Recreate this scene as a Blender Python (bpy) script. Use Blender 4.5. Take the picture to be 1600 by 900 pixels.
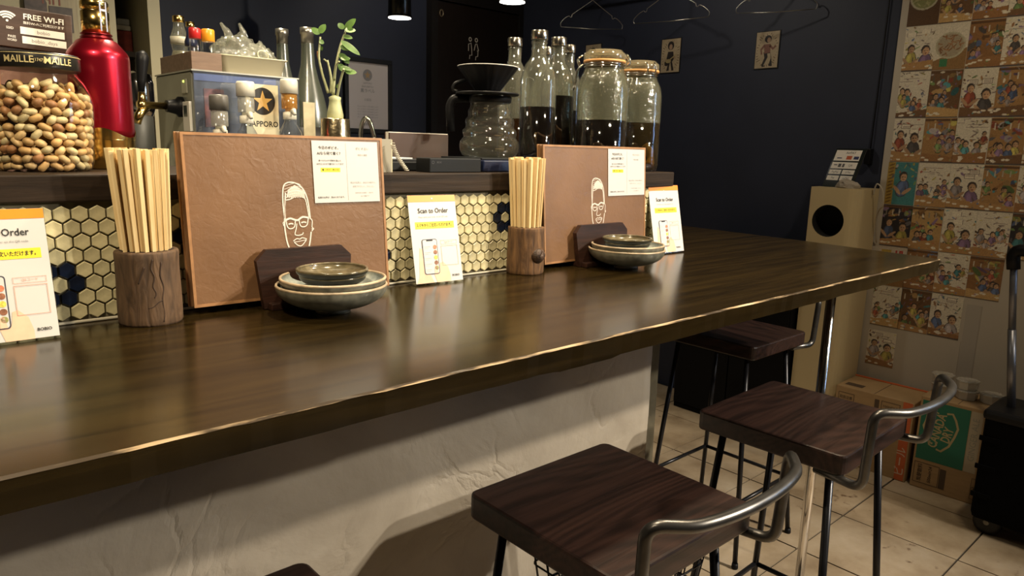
import bpy, bmesh, math, random
import numpy as np
from mathutils import Vector, Matrix, Quaternion, noise
for o in list(bpy.data.objects): bpy.data.objects.remove(o, do_unlink=True)
random.seed(7); PI = math.pi
SC = bpy.context.scene
COL = SC.collection
# ------------------------------------------------------------------ camera
cd = bpy.data.cameras.new('camera'); cam = bpy.data.objects.new('camera', cd); COL.objects.link(cam)
right = Vector((0.74461578, -0.6669624, 0.02661763)); down = Vector((-0.10846765, -0.16025078, -0.9810986)); fwd = Vector((0.65862137, 0.72765434, -0.19166911))
cam.matrix_world = Matrix(((right.x, -down.x, -fwd.x, 0), (right.y, -down.y, -fwd.y, 0), (right.z, -down.z, -fwd.z, 1.25), (0, 0, 0, 1)))
cd.sensor_width = 36; cd.lens = 36 * 1123.33 / 1600; cd.clip_start = 0.02
SC.camera = cam
# ------------------------------------------------------------------ world, exposure
w = bpy.data.worlds.new('world'); SC.world = w; w.use_nodes = True
w.node_tree.nodes['Background'].inputs[0].default_value = (0.5, 0.52, 0.6, 1)
w.node_tree.nodes['Background'].inputs[1].default_value = 0.03
SC.view_settings.view_transform = 'Standard'; SC.view_settings.look = 'None'
SC.view_settings.gamma = 1; SC.view_settings.use_curve_mapping = False
SC.view_settings.exposure = 0.25
WARM = (1.0, 0.82, 0.56); COOL = (0.45, 0.68, 1.0)
# unseen ceiling lamps, some read off cast shadows, some added to brighten: (position, aim, power, cone degrees, radius, colour); each gets a lamp body in lamp_body()
SPOTS = [
    ((0.72, 0.80, 2.30), (0.62, 1.0, 1.0), 60, 105, 0.045, WARM),
    ((1.50, 0.74, 2.30), (1.10, 1.05, 1.0), 60, 105, 0.045, WARM),
    ((2.45, -1.05, 2.42), (1.0, 0.7, 0.7), 230, 80, 0.05, (1.0, 0.87, 0.68)),
    ((2.65, -1.75, 2.42), (0.8, 0.8, 0.8), 220, 80, 0.05, (1.0, 0.90, 0.74)),
    ((2.25, 0.35, 2.42), (2.9, 0.75, 0.5), 26, 110, 0.05, WARM),
    ((0.75, 1.85, 2.35), (0.72, 1.58, 1.2), 60, 110, 0.05, (1.0, 0.86, 0.62)),  # unseen lamp added to light the things behind the bar
    ((-0.25, 0.30, 2.35), (0.25, 1.2, 1.15), 75, 70, 0.05, WARM),  # unseen lamp added to brighten the nut jar from the front
    ((2.15, 2.05, 2.38), (3.15, 2.1, 1.55), 14, 100, 0.05, (1.0, 0.88, 0.7)),  # added to lift the dark end wall and its cards
    ((2.00, 2.75, 2.38), (2.5, 3.48, 1.65), 9, 110, 0.05, (1.0, 0.88, 0.7)),  # added so the framed notice and door figures show up
]
for i, (p, t, e, cone, rad, c) in enumerate(SPOTS):
    l = bpy.data.lights.new('spot_light', 'SPOT'); l.energy = e; l.color = c; l.spot_size = math.radians(cone); l.spot_blend = 0.6; l.shadow_soft_size = rad
    o = bpy.data.objects.new('spot_light', l); COL.objects.link(o); o.location = p
    o.rotation_euler = (Vector(t) - Vector(p)).to_track_quat('-Z', 'Y').to_euler()
    SPOTS[i] = (p, t, e, cone, rad, c, o)
# daylight through the street window in the end wall, out of frame to the right
l = bpy.data.lights.new('window_daylight', 'AREA'); l.shape = 'RECTANGLE'; l.size = 0.8; l.size_y = 1.2; l.energy = 55; l.color = COOL
wl = bpy.data.objects.new('window_daylight', l); COL.objects.link(wl); wl.location = (3.20, -0.85, 1.55); wl.rotation_euler = (0, -PI/2, 0); l.size, l.size_y = 1.2, 0.8

# ------------------------------------------------------------------ helpers: tagging
def tag(o, label=None, cat=None, group=None, kind=None):
    if label: o['label'] = label
    if cat: o['category'] = cat
    if group: o['group'] = group
    if kind: o['kind'] = kind
    return o
def thing(name, label, cat, loc=(0, 0, 0), rz=0, group=None, rot=None):
    o = bpy.data.objects.new(name, None); COL.objects.link(o); o.empty_display_size = 0.02
    o.location = loc; o.rotation_euler = rot or (0, 0, rz)
    return tag(o, label, cat, group)
def copy_tree(o, parent=None):
    c = o.copy(); COL.objects.link(c); c.parent = parent
    for ch in list(o.children): copy_tree(ch, c)
    return c
# ------------------------------------------------------------------ helpers: geometry
class MB:
    def __init__(s): s.v = []; s.f = []; s.sm = []
    def add(s, vs, fs, smooth=False):
        n = len(s.v); s.v += [tuple(p) for p in vs]; s.f += [tuple(i + n for i in f) for f in fs]; s.sm += [smooth] * len(fs); return s
    def box(s, a, b, bev=0.0, M=None):
        x0, y0, z0 = a; x1, y1, z1 = b
        if bev <= 0:
            vs = [(x0, y0, z0), (x1, y0, z0), (x1, y1, z0), (x0, y1, z0), (x0, y0, z1), (x1, y0, z1), (x1, y1, z1), (x0, y1, z1)]
            fs = [(3, 2, 1, 0), (4, 5, 6, 7), (0, 1, 5, 4), (1, 2, 6, 5), (2, 3, 7, 6), (3, 0, 4, 7)]
        else:
            bm = bmesh.new(); bmesh.ops.create_cube(bm, size=1)
            bmesh.ops.scale(bm, vec=(x1 - x0, y1 - y0, z1 - z0), verts=bm.verts)
            bmesh.ops.translate(bm, vec=((x0 + x1) / 2, (y0 + y1) / 2, (z0 + z1) / 2), verts=bm.verts)
            bmesh.ops.bevel(bm, geom=list(bm.edges), offset=bev, segments=2, profile=0.5, affect='EDGES')
            bm.verts.index_update(); vs = [v.co.copy() for v in bm.verts]; fs = [[v.index for v in f.verts] for f in bm.faces]; bm.free()
        if M: vs = [M @ Vector(p) for p in vs]
        return s.add(vs, fs)
    def lathe(s, prof, n=32, c=(0, 0, 0), ax='z', fn=None, smooth=True):
        vs = []; fs = []
        for r, z in prof:
            for i in range(n):
                a = 2 * PI * i / n; rr = r * (fn(a, z) if fn else 1)
                p = (rr * math.cos(a), rr * math.sin(a), z)
                if ax == 'x': p = (p[2], p[0], p[1])
                if ax == 'y': p = (p[0], p[2], p[1])
                vs.append((p[0] + c[0], p[1] + c[1], p[2] + c[2]))
        m = len(prof)
        for j in range(m - 1):
            for i in range(n): fs.append((j * n + i, j * n + (i + 1) % n, (j + 1) * n + (i + 1) % n, (j + 1) * n + i))
        s.add(vs, fs, smooth)
        caps = []
        if prof[0][0] > 1e-6: caps.append(tuple(reversed(range(n))))
        if prof[-1][0] > 1e-6: caps.append(tuple(range((m - 1) * n, m * n)))
        if getattr(s, 'nocap', False): caps = []
        n0 = len(s.v) - len(vs)
        s.f += [tuple(i + n0 for i in f) for f in caps]; s.sm += [False] * len(caps)
        return s
    def cyl(s, c, r, h, n=24, ax='z', r2=None):
        return s.lathe([(r, 0), (r if r2 is None else r2, h)], n, c, ax)
    def tube(s, pts, r, n=8, closed=False, cap=True):
        P = [Vector(p) for p in pts]; m = len(P); rs = r if isinstance(r, (list, tuple)) else [r] * m
        vs = []; fs = []; u = None
        for i, p in enumerate(P):
            if closed: t = (P[(i + 1) % m] - P[i - 1])
            else: t = P[min(i + 1, m - 1)] - P[max(i - 1, 0)]
            t = t.normalized() if t.length > 1e-9 else Vector((0, 0, 1))
            if u is None: u = t.orthogonal().normalized()
            else:
                u = u - t * u.dot(t); u = u.normalized() if u.length > 1e-6 else t.orthogonal().normalized()
            q = t.cross(u)
            for k in range(n):
                a = 2 * PI * k / n; vs.append(p + (u * math.cos(a) + q * math.sin(a)) * rs[i])
        L = m if closed else m - 1
        for i in range(L):
            for k in range(n): fs.append((i * n + k, i * n + (k + 1) % n, ((i + 1) % m) * n + (k + 1) % n, ((i + 1) % m) * n + k))
        s.add(vs, fs, True)
        if not closed and cap:
            n0 = len(s.v) - len(vs); s.f += [tuple(n0 + k for k in reversed(range(n))), tuple(n0 + (m - 1) * n + k for k in range(n))]; s.sm += [False, False]
        return s
    def prism(s, poly, d0, d1, f=lambda u, v, d: (u, d, v)):
        n = len(poly); vs = [f(u, v, d0) for u, v in poly] + [f(u, v, d1) for u, v in poly]
        fs = [tuple(range(n)), tuple(reversed(range(n, 2 * n)))] + [(i, i + n, (i + 1) % n + n, (i + 1) % n) for i in range(n)]
        return s.add(vs, fs)
    def mesh(s, name):
        me = bpy.data.meshes.new(name); me.from_pydata(s.v, [], s.f); me.polygons.foreach_set('use_smooth', s.sm)
        bm = bmesh.new(); bm.from_mesh(me); bmesh.ops.recalc_face_normals(bm, faces=bm.faces); bm.to_mesh(me); bm.free(); me.update(); return me
def obj(name, mb, mat, parent=None, loc=None, rot=None):
    me = mb.mesh(name) if isinstance(mb, MB) else mb
    if mat is not None and not me.materials: me.materials.append(mat)
    o = bpy.data.objects.new(name, me); COL.objects.link(o); o.parent = parent
    if loc: o.location = loc
    if rot: o.rotation_euler = rot
    return o
def fillet(pts, rad, seg=6):
    P = [Vector(p) for p in pts]; out = [P[0]]
    for i in range(1, len(P) - 1):
        a, b, c = P[i - 1], P[i], P[i + 1]; u = a - b; v = c - b; r = min(rad, u.length * .48, v.length * .48)
        p0 = b + u.normalized() * r; p1 = b + v.normalized() * r
        for k in range(seg + 1):
            t = k / seg; out.append(p0 * (1 - t) ** 2 + b * 2 * t * (1 - t) + p1 * t * t)
    out.append(P[-1]); return out
def smooth_path(pts, n=6):
    P = [Vector(p) for p in pts]; out = []
    for i in range(len(P) - 1):
        p0 = P[max(i - 1, 0)]; p1 = P[i]; p2 = P[i + 1]; p3 = P[min(i + 2, len(P) - 1)]
        for k in range(n):
            t = k / n
            out.append(0.5 * ((2 * p1) + (p2 - p0) * t + (2 * p0 - 5 * p1 + 4 * p2 - p3) * t * t + (3 * p1 - p0 - 3 * p2 + p3) * t ** 3))
    out.append(P[-1]); return out
# flat printing: 2D shapes mapped on a surface by f(u, v)
TXT = {}
def text_geo(s, size, bold=0.0, align='CENTER'):
    key = (s, size, bold, align)
    if key not in TXT:
        c = bpy.data.curves.new('t', 'FONT'); c.body = s; c.size = size; c.align_x = align; c.align_y = 'CENTER'; c.offset = bold * size; c.resolution_u = 2
        o = bpy.data.objects.new('t', c); COL.objects.link(o)
        dg = bpy.context.evaluated_depsgraph_get(); me = bpy.data.meshes.new_from_object(o.evaluated_get(dg))
        TXT[key] = ([(v.co.x, v.co.y) for v in me.vertices], [tuple(p.vertices) for p in me.polygons])
        bpy.data.objects.remove(o); bpy.data.curves.remove(c); bpy.data.meshes.remove(me)
    return TXT[key]
class Ink:
    def __init__(s): s.v = []; s.f = []
    def _a(s, vs, fs): n = len(s.v); s.v += list(vs); s.f += [tuple(i + n for i in f) for f in fs]; return s
    def poly(s, p): return s._a(p, [tuple(range(len(p)))])
    def rect(s, u0, v0, u1, v1): return s.poly([(u0, v0), (u1, v0), (u1, v1), (u0, v1)])
    def ell(s, u, v, a, b, n=20): return s.poly([(u + a * math.cos(2 * PI * i / n), v + b * math.sin(2 * PI * i / n)) for i in range(n)])
    def ring(s, u, v, a, b, w, n=24): return s.stroke([(u + a * math.cos(2 * PI * i / n), v + b * math.sin(2 * PI * i / n)) for i in range(n + 1)], w)
    def stroke(s, pts, w, sm=0):
        if sm: pts = [(p.x, p.y) for p in smooth_path([(a, b, 0) for a, b in pts], sm)]
        L = []; Rr = []; n = len(pts); closed = math.dist(pts[0], pts[-1]) < 1e-9
        for i in range(n):
            if closed: a, b = pts[(i - 1) if i else n - 2], pts[(i + 1) if i < n - 1 else 1]
            else: a, b = pts[max(i - 1, 0)], pts[min(i + 1, n - 1)]
            dx, dy = b[0] - a[0], b[1] - a[1]; d = math.hypot(dx, dy) or 1
            nx, ny = -dy / d * w / 2, dx / d * w / 2
            L.append((pts[i][0] + nx, pts[i][1] + ny)); Rr.append((pts[i][0] - nx, pts[i][1] - ny))
        return s._a(L + Rr, [(i, i + 1, n + i + 1, n + i) for i in range(n - 1)])
    def frame(s, u0, v0, u1, v1, w):
        return s.rect(u0, v0, u1, v0 + w).rect(u0, v1 - w, u1, v1).rect(u0, v0, u0 + w, v1).rect(u1 - w, v0, u1, v1)
    def text(s, t, u, v, size, bold=0.0, align='CENTER', sx=1.0, maxw=None, rot=0):
        vs, fs = text_geo(t, size, bold, align)
        if maxw and vs:
            wd = max(p[0] for p in vs) - min(p[0] for p in vs)
            if wd > maxw: sx *= maxw / wd
        c, sn = math.cos(rot), math.sin(rot)
        return s._a([(u + a * sx * c - b * sn, v + a * sx * sn + b * c) for a, b in vs], fs)
    def build(s, name, mat, parent, f):
        me = bpy.data.meshes.new(name); me.from_pydata([f(u, v) for u, v in s.v], [], s.f); me.materials.append(mat)
        o = bpy.data.objects.new(name, me); COL.objects.link(o); o.parent = parent; return o
# ------------------------------------------------------------------ helpers: materials
MATS = {}
def newmat(name):
    m = bpy.data.materials.new(name); m.use_nodes = True; nt = m.node_tree; b = nt.nodes['Principled BSDF']; return m, nt, b
def N(nt, t, **k):
    n = nt.nodes.new(t)
    for a, b in k.items(): setattr(n, a, b)
    return n
def coords(nt, scale=(1, 1, 1), space='Object'):
    tc = N(nt, 'ShaderNodeTexCoord'); mp = N(nt, 'ShaderNodeMapping'); mp.inputs['Scale'].default_value = scale
    nt.links.new(tc.outputs[space], mp.inputs['Vector']); return mp.outputs[0]
def ramp(nt, fac, stops):
    r = N(nt, 'ShaderNodeValToRGB'); e = r.color_ramp.elements
    while len(e) < len(stops): e.new(0.5)
    for el, (p, c) in zip(e, stops): el.position = p; el.color = (*c, 1)
    nt.links.new(fac, r.inputs[0]); return r.outputs[0]
def plain(name, col, rough=0.5, metal=0.0, spec=0.5, emit=0, var=0.0, vscale=8, bump=0.0, bscale=60, coat=0.0, stretch=(1, 1, 1), trans=0, ran=0.0):
    if name in MATS: return MATS[name]
    m, nt, b = newmat(name)
    b.inputs['Base Color'].default_value = (*col, 1); b.inputs['Roughness'].default_value = rough; b.inputs['Metallic'].default_value = metal
    b.inputs['Specular IOR Level'].default_value = spec; b.inputs['Coat Weight'].default_value = coat; b.inputs['Transmission Weight'].default_value = trans
    if emit: b.inputs['Emission Color'].default_value = (*col, 1); b.inputs['Emission Strength'].default_value = emit
    if var or bump: v = coords(nt, stretch)
    src = None
    if var:
        n = N(nt, 'ShaderNodeTexNoise'); n.inputs['Scale'].default_value = vscale; n.inputs['Detail'].default_value = 5; nt.links.new(v, n.inputs['Vector'])
        lo = tuple(max(0, c * (1 - var)) for c in col); hi = tuple(min(1, c * (1 + var)) for c in col)
        src = ramp(nt, n.outputs['Fac'], [(0.3, lo), (0.7, hi)])
    if ran:
        oi = N(nt, 'ShaderNodeObjectInfo'); hs = N(nt, 'ShaderNodeHueSaturation'); mr = N(nt, 'ShaderNodeMapRange')
        mr.inputs[3].default_value = 1 - ran; mr.inputs[4].default_value = 1 + ran; nt.links.new(oi.outputs['Random'], mr.inputs[0]); nt.links.new(mr.outputs[0], hs.inputs['Value'])
        if src: nt.links.new(src, hs.inputs['Color'])
        else: hs.inputs['Color'].default_value = (*col, 1)
        src = hs.outputs[0]
    if src: nt.links.new(src, b.inputs['Base Color'])
    if bump:
        n2 = N(nt, 'ShaderNodeTexNoise'); n2.inputs['Scale'].default_value = bscale; n2.inputs['Detail'].default_value = 4; nt.links.new(v, n2.inputs['Vector'])
        bp = N(nt, 'ShaderNodeBump'); bp.inputs['Strength'].default_value = bump; bp.inputs['Distance'].default_value = 0.003; nt.links.new(n2.outputs['Fac'], bp.inputs['Height']); nt.links.new(bp.outputs[0], b.inputs['Normal'])
    MATS[name] = m; return m
def wood(name, dark, light, along='x', scale=14, rough=0.35, bump=0.15, coat=0.0, rings=0.0, stretch=12, contrast=(0.3, 0.7), spec=0.5):
    if name in MATS: return MATS[name]
    m, nt, b = newmat(name)
    sc = {'x': (1, stretch, stretch), 'y': (stretch, 1, stretch), 'z': (stretch, stretch, 1)}[along]
    v = coords(nt, sc); n = N(nt, 'ShaderNodeTexNoise'); n.inputs['Scale'].default_value = scale; n.inputs['Detail'].default_value = 8; n.inputs['Roughness'].default_value = 0.65; n.inputs['Distortion'].default_value = 0.4
    nt.links.new(v, n.inputs['Vector']); fac = n.outputs['Fac']
    if rings:
        sc2 = {'x': (.22, 1, 1), 'y': (1, .22, 1), 'z': (1, 1, .22)}[along]
        v2 = coords(nt, sc2); n3 = N(nt, 'ShaderNodeTexNoise'); n3.inputs['Scale'].default_value = 5; n3.inputs['Detail'].default_value = 1.5; nt.links.new(v2, n3.inputs['Vector'])
        ma = N(nt, 'ShaderNodeMath', operation='MULTIPLY'); ma.inputs[1].default_value = 150; nt.links.new(n3.outputs['Fac'], ma.inputs[0])
        si = N(nt, 'ShaderNodeMath', operation='SINE'); nt.links.new(ma.outputs[0], si.inputs[0])
        pw = N(nt, 'ShaderNodeMath', operation='MULTIPLY_ADD'); pw.inputs[1].default_value = rings; nt.links.new(si.outputs[0], pw.inputs[0]); nt.links.new(fac, pw.inputs[2]); fac = pw.outputs[0]
    c = ramp(nt, fac, [(contrast[0], dark), (contrast[1], light)]); nt.links.new(c, b.inputs['Base Color'])
    b.inputs['Roughness'].default_value = rough; b.inputs['Coat Weight'].default_value = coat; b.inputs['Coat Roughness'].default_value = 0.20; b.inputs['Specular IOR Level'].default_value = spec
    bp = N(nt, 'ShaderNodeBump'); bp.inputs['Strength'].default_value = bump; bp.inputs['Distance'].default_value = 0.002; nt.links.new(n.outputs['Fac'], bp.inputs['Height']); nt.links.new(bp.outputs[0], b.inputs['Normal'])
    MATS[name] = m; return m
def glass(name, tint=(0.93, 0.96, 0.94), rough=0.03, gloss=1.0, body=0.0, bodycol=(.8, .8, .8), bump=0.0, bscale=30):
    # thin-walled glass: clear film with a Fresnel reflection and a little body colour
    if name in MATS: return MATS[name]
    m, nt, b = newmat(name); nt.nodes.remove(b); out = nt.nodes['Material Output']
    tr = N(nt, 'ShaderNodeBsdfTransparent'); tr.inputs[0].default_value = (*tint, 1)
    gl = N(nt, 'ShaderNodeBsdfGlossy'); gl.inputs[0].default_value = (gloss, gloss, gloss, 1); gl.inputs['Roughness'].default_value = rough
    ge = N(nt, 'ShaderNodeNewGeometry'); dt = N(nt, 'ShaderNodeVectorMath', operation='DOT_PRODUCT'); nt.links.new(ge.outputs['Incoming'], dt.inputs[0]); nt.links.new(ge.outputs['Normal'], dt.inputs[1])
    ab = N(nt, 'ShaderNodeMath', operation='ABSOLUTE'); nt.links.new(dt.outputs['Value'], ab.inputs[0])
    om = N(nt, 'ShaderNodeMath', operation='SUBTRACT'); om.inputs[0].default_value = 1; nt.links.new(ab.outputs[0], om.inputs[1])
    pw = N(nt, 'ShaderNodeMath', operation='POWER'); pw.inputs[1].default_value = 4; nt.links.new(om.outputs[0], pw.inputs[0])
    fr = N(nt, 'ShaderNodeMath', operation='MULTIPLY_ADD'); fr.inputs[1].default_value = .86; fr.inputs[2].default_value = .08; fr.use_clamp = True; nt.links.new(pw.outputs[0], fr.inputs[0])
    if bump:
        v = coords(nt); n2 = N(nt, 'ShaderNodeTexNoise'); n2.inputs['Scale'].default_value = bscale; nt.links.new(v, n2.inputs['Vector'])
        bp = N(nt, 'ShaderNodeBump'); bp.inputs['Strength'].default_value = bump; bp.inputs['Distance'].default_value = 0.01; nt.links.new(n2.outputs['Fac'], bp.inputs['Height'])
        nt.links.new(bp.outputs[0], gl.inputs['Normal']); nt.links.new(bp.outputs[0], dt.inputs[1])
    last = tr
    if body:
        df = N(nt, 'ShaderNodeBsdfDiffuse'); df.inputs[0].default_value = (*bodycol, 1); mx0 = N(nt, 'ShaderNodeMixShader'); mx0.inputs[0].default_value = body
        nt.links.new(tr.outputs[0], mx0.inputs[1]); nt.links.new(df.outputs[0], mx0.inputs[2]); last = mx0
    mx = N(nt, 'ShaderNodeMixShader'); nt.links.new(fr.outputs[0], mx.inputs[0]); nt.links.new(last.outputs[0], mx.inputs[1]); nt.links.new(gl.outputs[0], mx.inputs[2])
    nt.links.new(mx.outputs[0], out.inputs[0]); MATS[name] = m; return m

ink = plain('black_ink', (0.015, 0.014, 0.014), 0.6)
greyink = plain('grey_ink', (0.28, 0.27, 0.27), 0.6)
white = plain('white_paper', (0.60, 0.585, 0.57), 0.45)
whiteprint = plain('white_print', (0.8, 0.77, 0.72), 0.6)
orange = plain('orange_print', (0.85, 0.27, 0.02), 0.4)
yellow = plain('yellow_print', (0.85, 0.70, 0.03), 0.5)
pink = plain('pink_print', (0.80, 0.38, 0.30), 0.5)
skin = plain('skin_print', (0.80, 0.52, 0.36), 0.5, var=0.12, vscale=40)
red = plain('red_print', (0.55, 0.03, 0.02), 0.5)
blackplastic = plain('black_plastic', (0.006, 0.006, 0.007), 0.45, spec=0.2)
blackmetal = plain('black_metal_tube', (0.022, 0.022, 0.026), 0.3, metal=0.6, var=0.3, vscale=20)
steel = plain('steel', (0.55, 0.55, 0.54), 0.22, metal=1, var=0.1, vscale=10)
chrome = plain('chrome', (0.75, 0.72, 0.68), 0.12, metal=1)
gold = plain('gold_metal', (0.80, 0.56, 0.18), 0.18, metal=1, var=0.15, vscale=60)
silvercap = plain('silver_cap', (0.66, 0.60, 0.50), 0.2, metal=1)
clear = glass('clear_glass', (0.92, 0.95, 0.93))
# ================================================================== the setting
navy = plain('navy_wall_paint', (0.019, 0.024, 0.046), 0.6, var=0.12, vscale=3, bump=0.25, bscale=14)
navydark = plain('dark_ceiling_paint', (0.035, 0.033, 0.032), 0.7, var=0.1, bump=0.1)
cream = plain('cream_wall_paint', (0.36, 0.32, 0.20), 0.6, var=0.06, vscale=3)
wallwhite = plain('white_wallpaper', (0.46, 0.41, 0.34), 0.6, var=0.05, vscale=4, bump=0.08, bscale=9)
# floor: grout bed and tiles
groutm = plain('dark_grout', (0.035, 0.026, 0.018), 0.85, var=0.3, vscale=30)
def floortile():
    m, nt, b = newmat('beige_floor_tile'); v = coords(nt, (1, 1, 1)); oi = N(nt, 'ShaderNodeObjectInfo')
    ad = N(nt, 'ShaderNodeVectorMath', operation='ADD'); nt.links.new(v, ad.inputs[0]); nt.links.new(oi.outputs['Location'], ad.inputs[1])
    n = N(nt, 'ShaderNodeTexNoise'); n.inputs['Scale'].default_value = 5; n.inputs['Detail'].default_value = 8; n.inputs['Roughness'].default_value = 0.6; nt.links.new(ad.outputs[0], n.inputs['Vector'])
    c1 = ramp(nt, n.outputs['Fac'], [(0.3, (0.26, 0.19, 0.12)), (0.5, (0.40, 0.31, 0.21)), (0.7, (0.50, 0.41, 0.30))])
    s = N(nt, 'ShaderNodeTexNoise'); s.inputs['Scale'].default_value = 26; s.inputs['Detail'].default_value = 6; nt.links.new(ad.outputs[0], s.inputs['Vector'])
    s2 = N(nt, 'ShaderNodeTexNoise'); s2.inputs['Scale'].default_value = 2.2; nt.links.new(ad.outputs[0], s2.inputs['Vector'])
    mu = N(nt, 'ShaderNodeMath', operation='MULTIPLY'); nt.links.new(s.outputs['Fac'], mu.inputs[0]); nt.links.new(s2.outputs['Fac'], mu.inputs[1])
    sf = ramp(nt, mu.outputs[0], [(0.36, (1, 1, 1)), (0.42, (0.35, 0.28, 0.25))])
    mx = N(nt, 'ShaderNodeMix', data_type='RGBA', blend_type='MULTIPLY'); mx.inputs['Factor'].default_value = 1; nt.links.new(c1, mx.inputs['A']); nt.links.new(sf, mx.inputs['B'])
    nt.links.new(mx.outputs['Result'], b.inputs['Base Color']); b.inputs['Roughness'].default_value = 0.42
    bp = N(nt, 'ShaderNodeBump'); bp.inputs['Strength'].default_value = 0.15; bp.inputs['Distance'].default_value = 0.004; nt.links.new(s.outputs['Fac'], bp.inputs['Height']); nt.links.new(bp.outputs[0], b.inputs['Normal'])
    return m
X0, X1, Y0, Y1, ZC = -1.6, 3.16, -3.0, 3.5, 2.5
floor = tag(obj('floor', MB().box((X0, Y0, -0.1), (X1, Y1, -0.004)), groutm), 'beige square tile floor with dark grout lines', 'floor', kind='structure')
TX, TY = 0.338, 0.363
ftm = MB().box((-TX/2 + .003, -TY/2 + .003, -0.0045), (TX/2 - .003, TY/2 - .003, 0.0), 0.0).mesh('floor_tile'); ftm.materials.append(floortile())
i0 = math.floor((X0 - 2.467) / TX); j0 = math.floor((Y0 - 0.944) / TY)
for i in range(i0, 5):
    for j in range(j0, 10):
        cx, cy = 2.467 + (i + .5) * TX, 0.944 + (j + .5) * TY
        if cx - TX/2 < X0 - .01 or cy - TY/2 < -1.3 or cy + TY/2 > Y1 + .2: continue
        if cx + TX/2 > X1 + 0.001:
            wd = X1 - (cx - TX/2)
            if wd > .03: obj('floor_tile', MB().box((cx - TX/2 + .003, cy - TY/2 + .003, -0.0045), (X1, cy + TY/2 - .003, 0)), ftm.materials[0], floor)
            continue
        obj('floor_tile', ftm, None, floor, (cx, cy, random.uniform(-.0006, .0006)), (random.uniform(-.002, .002), random.uniform(-.002, .002), 0))
def wall(name, a, b, m, label): return tag(obj(name, MB().box(a, b), m), label, 'wall', kind='structure')
WY0, WY1, WZ0, WZ1 = -1.25, -.45, .95, 2.15   # street window opening
ew = MB(); ew.box((X1, WY1, -.1), (X1 + .1, Y1, ZC)).box((X1, Y0, -.1), (X1 + .1, WY0, ZC)).box((X1, WY0, -.1), (X1 + .1, WY1, WZ0)).box((X1, WY0, WZ1), (X1 + .1, WY1, ZC))
tag(obj('wall_end', ew, navy), 'dark navy painted wall behind the hangers', 'wall', kind='structure')
wall('wall_back', (X0, Y1, -0.1), (X1 + .1, Y1 + .1, ZC), navy, 'dark navy back wall with the brown door')
wall('wall_side', (X0 - .1, Y0, -0.1), (X0, Y1, ZC), navydark, 'dark side wall beyond the left edge')
wall('ceiling', (X0, Y0, ZC), (X1, Y1, ZC + .1), navydark, 'dark ceiling above the bar')['category'] = 'ceiling'
wall('wall_front', (X0, Y0 - .1, -0.1), (X1 + .1, Y0, ZC), navydark, 'dark wall behind the viewer')
wn = tag(thing('window_1', 'street window in the papered wall out of frame', 'window', (X1 + .05, (WY0 + WY1) / 2, (WZ0 + WZ1) / 2)), kind='structure')
obj('window_frame', MB().box((-.03, -.4, -.6), (.03, -.37, .6)).box((-.03, .37, -.6), (.03, .4, .6)).box((-.03, -.37, .57), (.03, .37, .6)).box((-.03, -.37, -.6), (.03, .37, -.57)), blackplastic, wn)
obj('pane', MB().box((.012, -.37, -.57), (.018, .37, .57)), glass('window_glass', (.9, .95, 1)), wn)
# white papered part of the end wall
wp = tag(obj('wall_papered', MB().box((3.15, WY1, 0.0), (3.16, 1.222, ZC)).box((3.15, -2.9, 0), (3.16, WY0, ZC)).box((3.15, WY0, 0), (3.16, WY1, WZ0)).box((3.15, WY0, WZ1), (3.16, WY1, ZC)), wallwhite), 'white papered wall covered in pasted illustrations', 'wall', kind='structure')
obj('paper_seam', MB().box((3.1492, .845, 0), (3.15, .8465, .55)).box((3.1492, .79, 0), (3.15, .7915, .7)), plain('seam', (.36, .32, .27), .7), wp)
obj('paper_strip', MB().box((3.1488, .793, 0.0), (3.15, .843, .70)), plain('paper_strip', (.40, .36, .31), .6), wp)
# door with toilet sign
dm = wood('dark_door_wood', (0.007, 0.0035, 0.0022), (0.013, 0.007, 0.0042), 'z', 6, 0.5, 0.1)
dr = tag(thing('door_1', 'dark brown toilet door with small white figures', 'door', (2.81, 3.5, 0)), kind='structure')
obj('door_leaf', MB().box((-.30, -.035, .01), (.315, -.005, 2.05), .003), dm, dr)
obj('door_frame', MB().box((-.345, -.05, 0), (-.302, 0, 2.12)).box((.317, -.05, 0), (.348, 0, 2.12)).box((-.302, -.05, 2.052), (.317, 0, 2.12)), plain('door_frame_paint', (0.012, 0.010, 0.009), .45), dr)
wsgn = plain('white_sign', (.62, .58, .52), .5)
k = Ink()
for s, u in ((0, -.058), (1, -.012)):
    k.ring(u, 1.866, .009, .010, .006)
    k.stroke([(u - .012, 1.80), (u - .012, 1.838), (u + .006, 1.846), (u + .012, 1.812)] if not s else [(u - .016, 1.806), (u - .006, 1.843), (u + .004, 1.846), (u + .018, 1.808), (u + .006, 1.806)], .006)
    k.stroke([(u + .012, 1.812), (u + .014, 1.778), (u - .002, 1.776), (u - .004, 1.755)] if not s else [(u + .014, 1.806), (u + .012, 1.775), (u - .002, 1.772), (u - .004, 1.752)], .006)
k.build('toilet_figures', wsgn, dr, lambda u, v: (u, -.0362, v))
obj('lock_ring', MB().tube([(-.268 + .012 * math.cos(a), -.038, 1.983 + .018 * math.sin(a)) for a in np.linspace(0, 2 * PI, 17)[:-1]], .0035, 6, True), plain('aged_brass', (.35, .28, .18), .4, metal=.8), dr)
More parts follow.
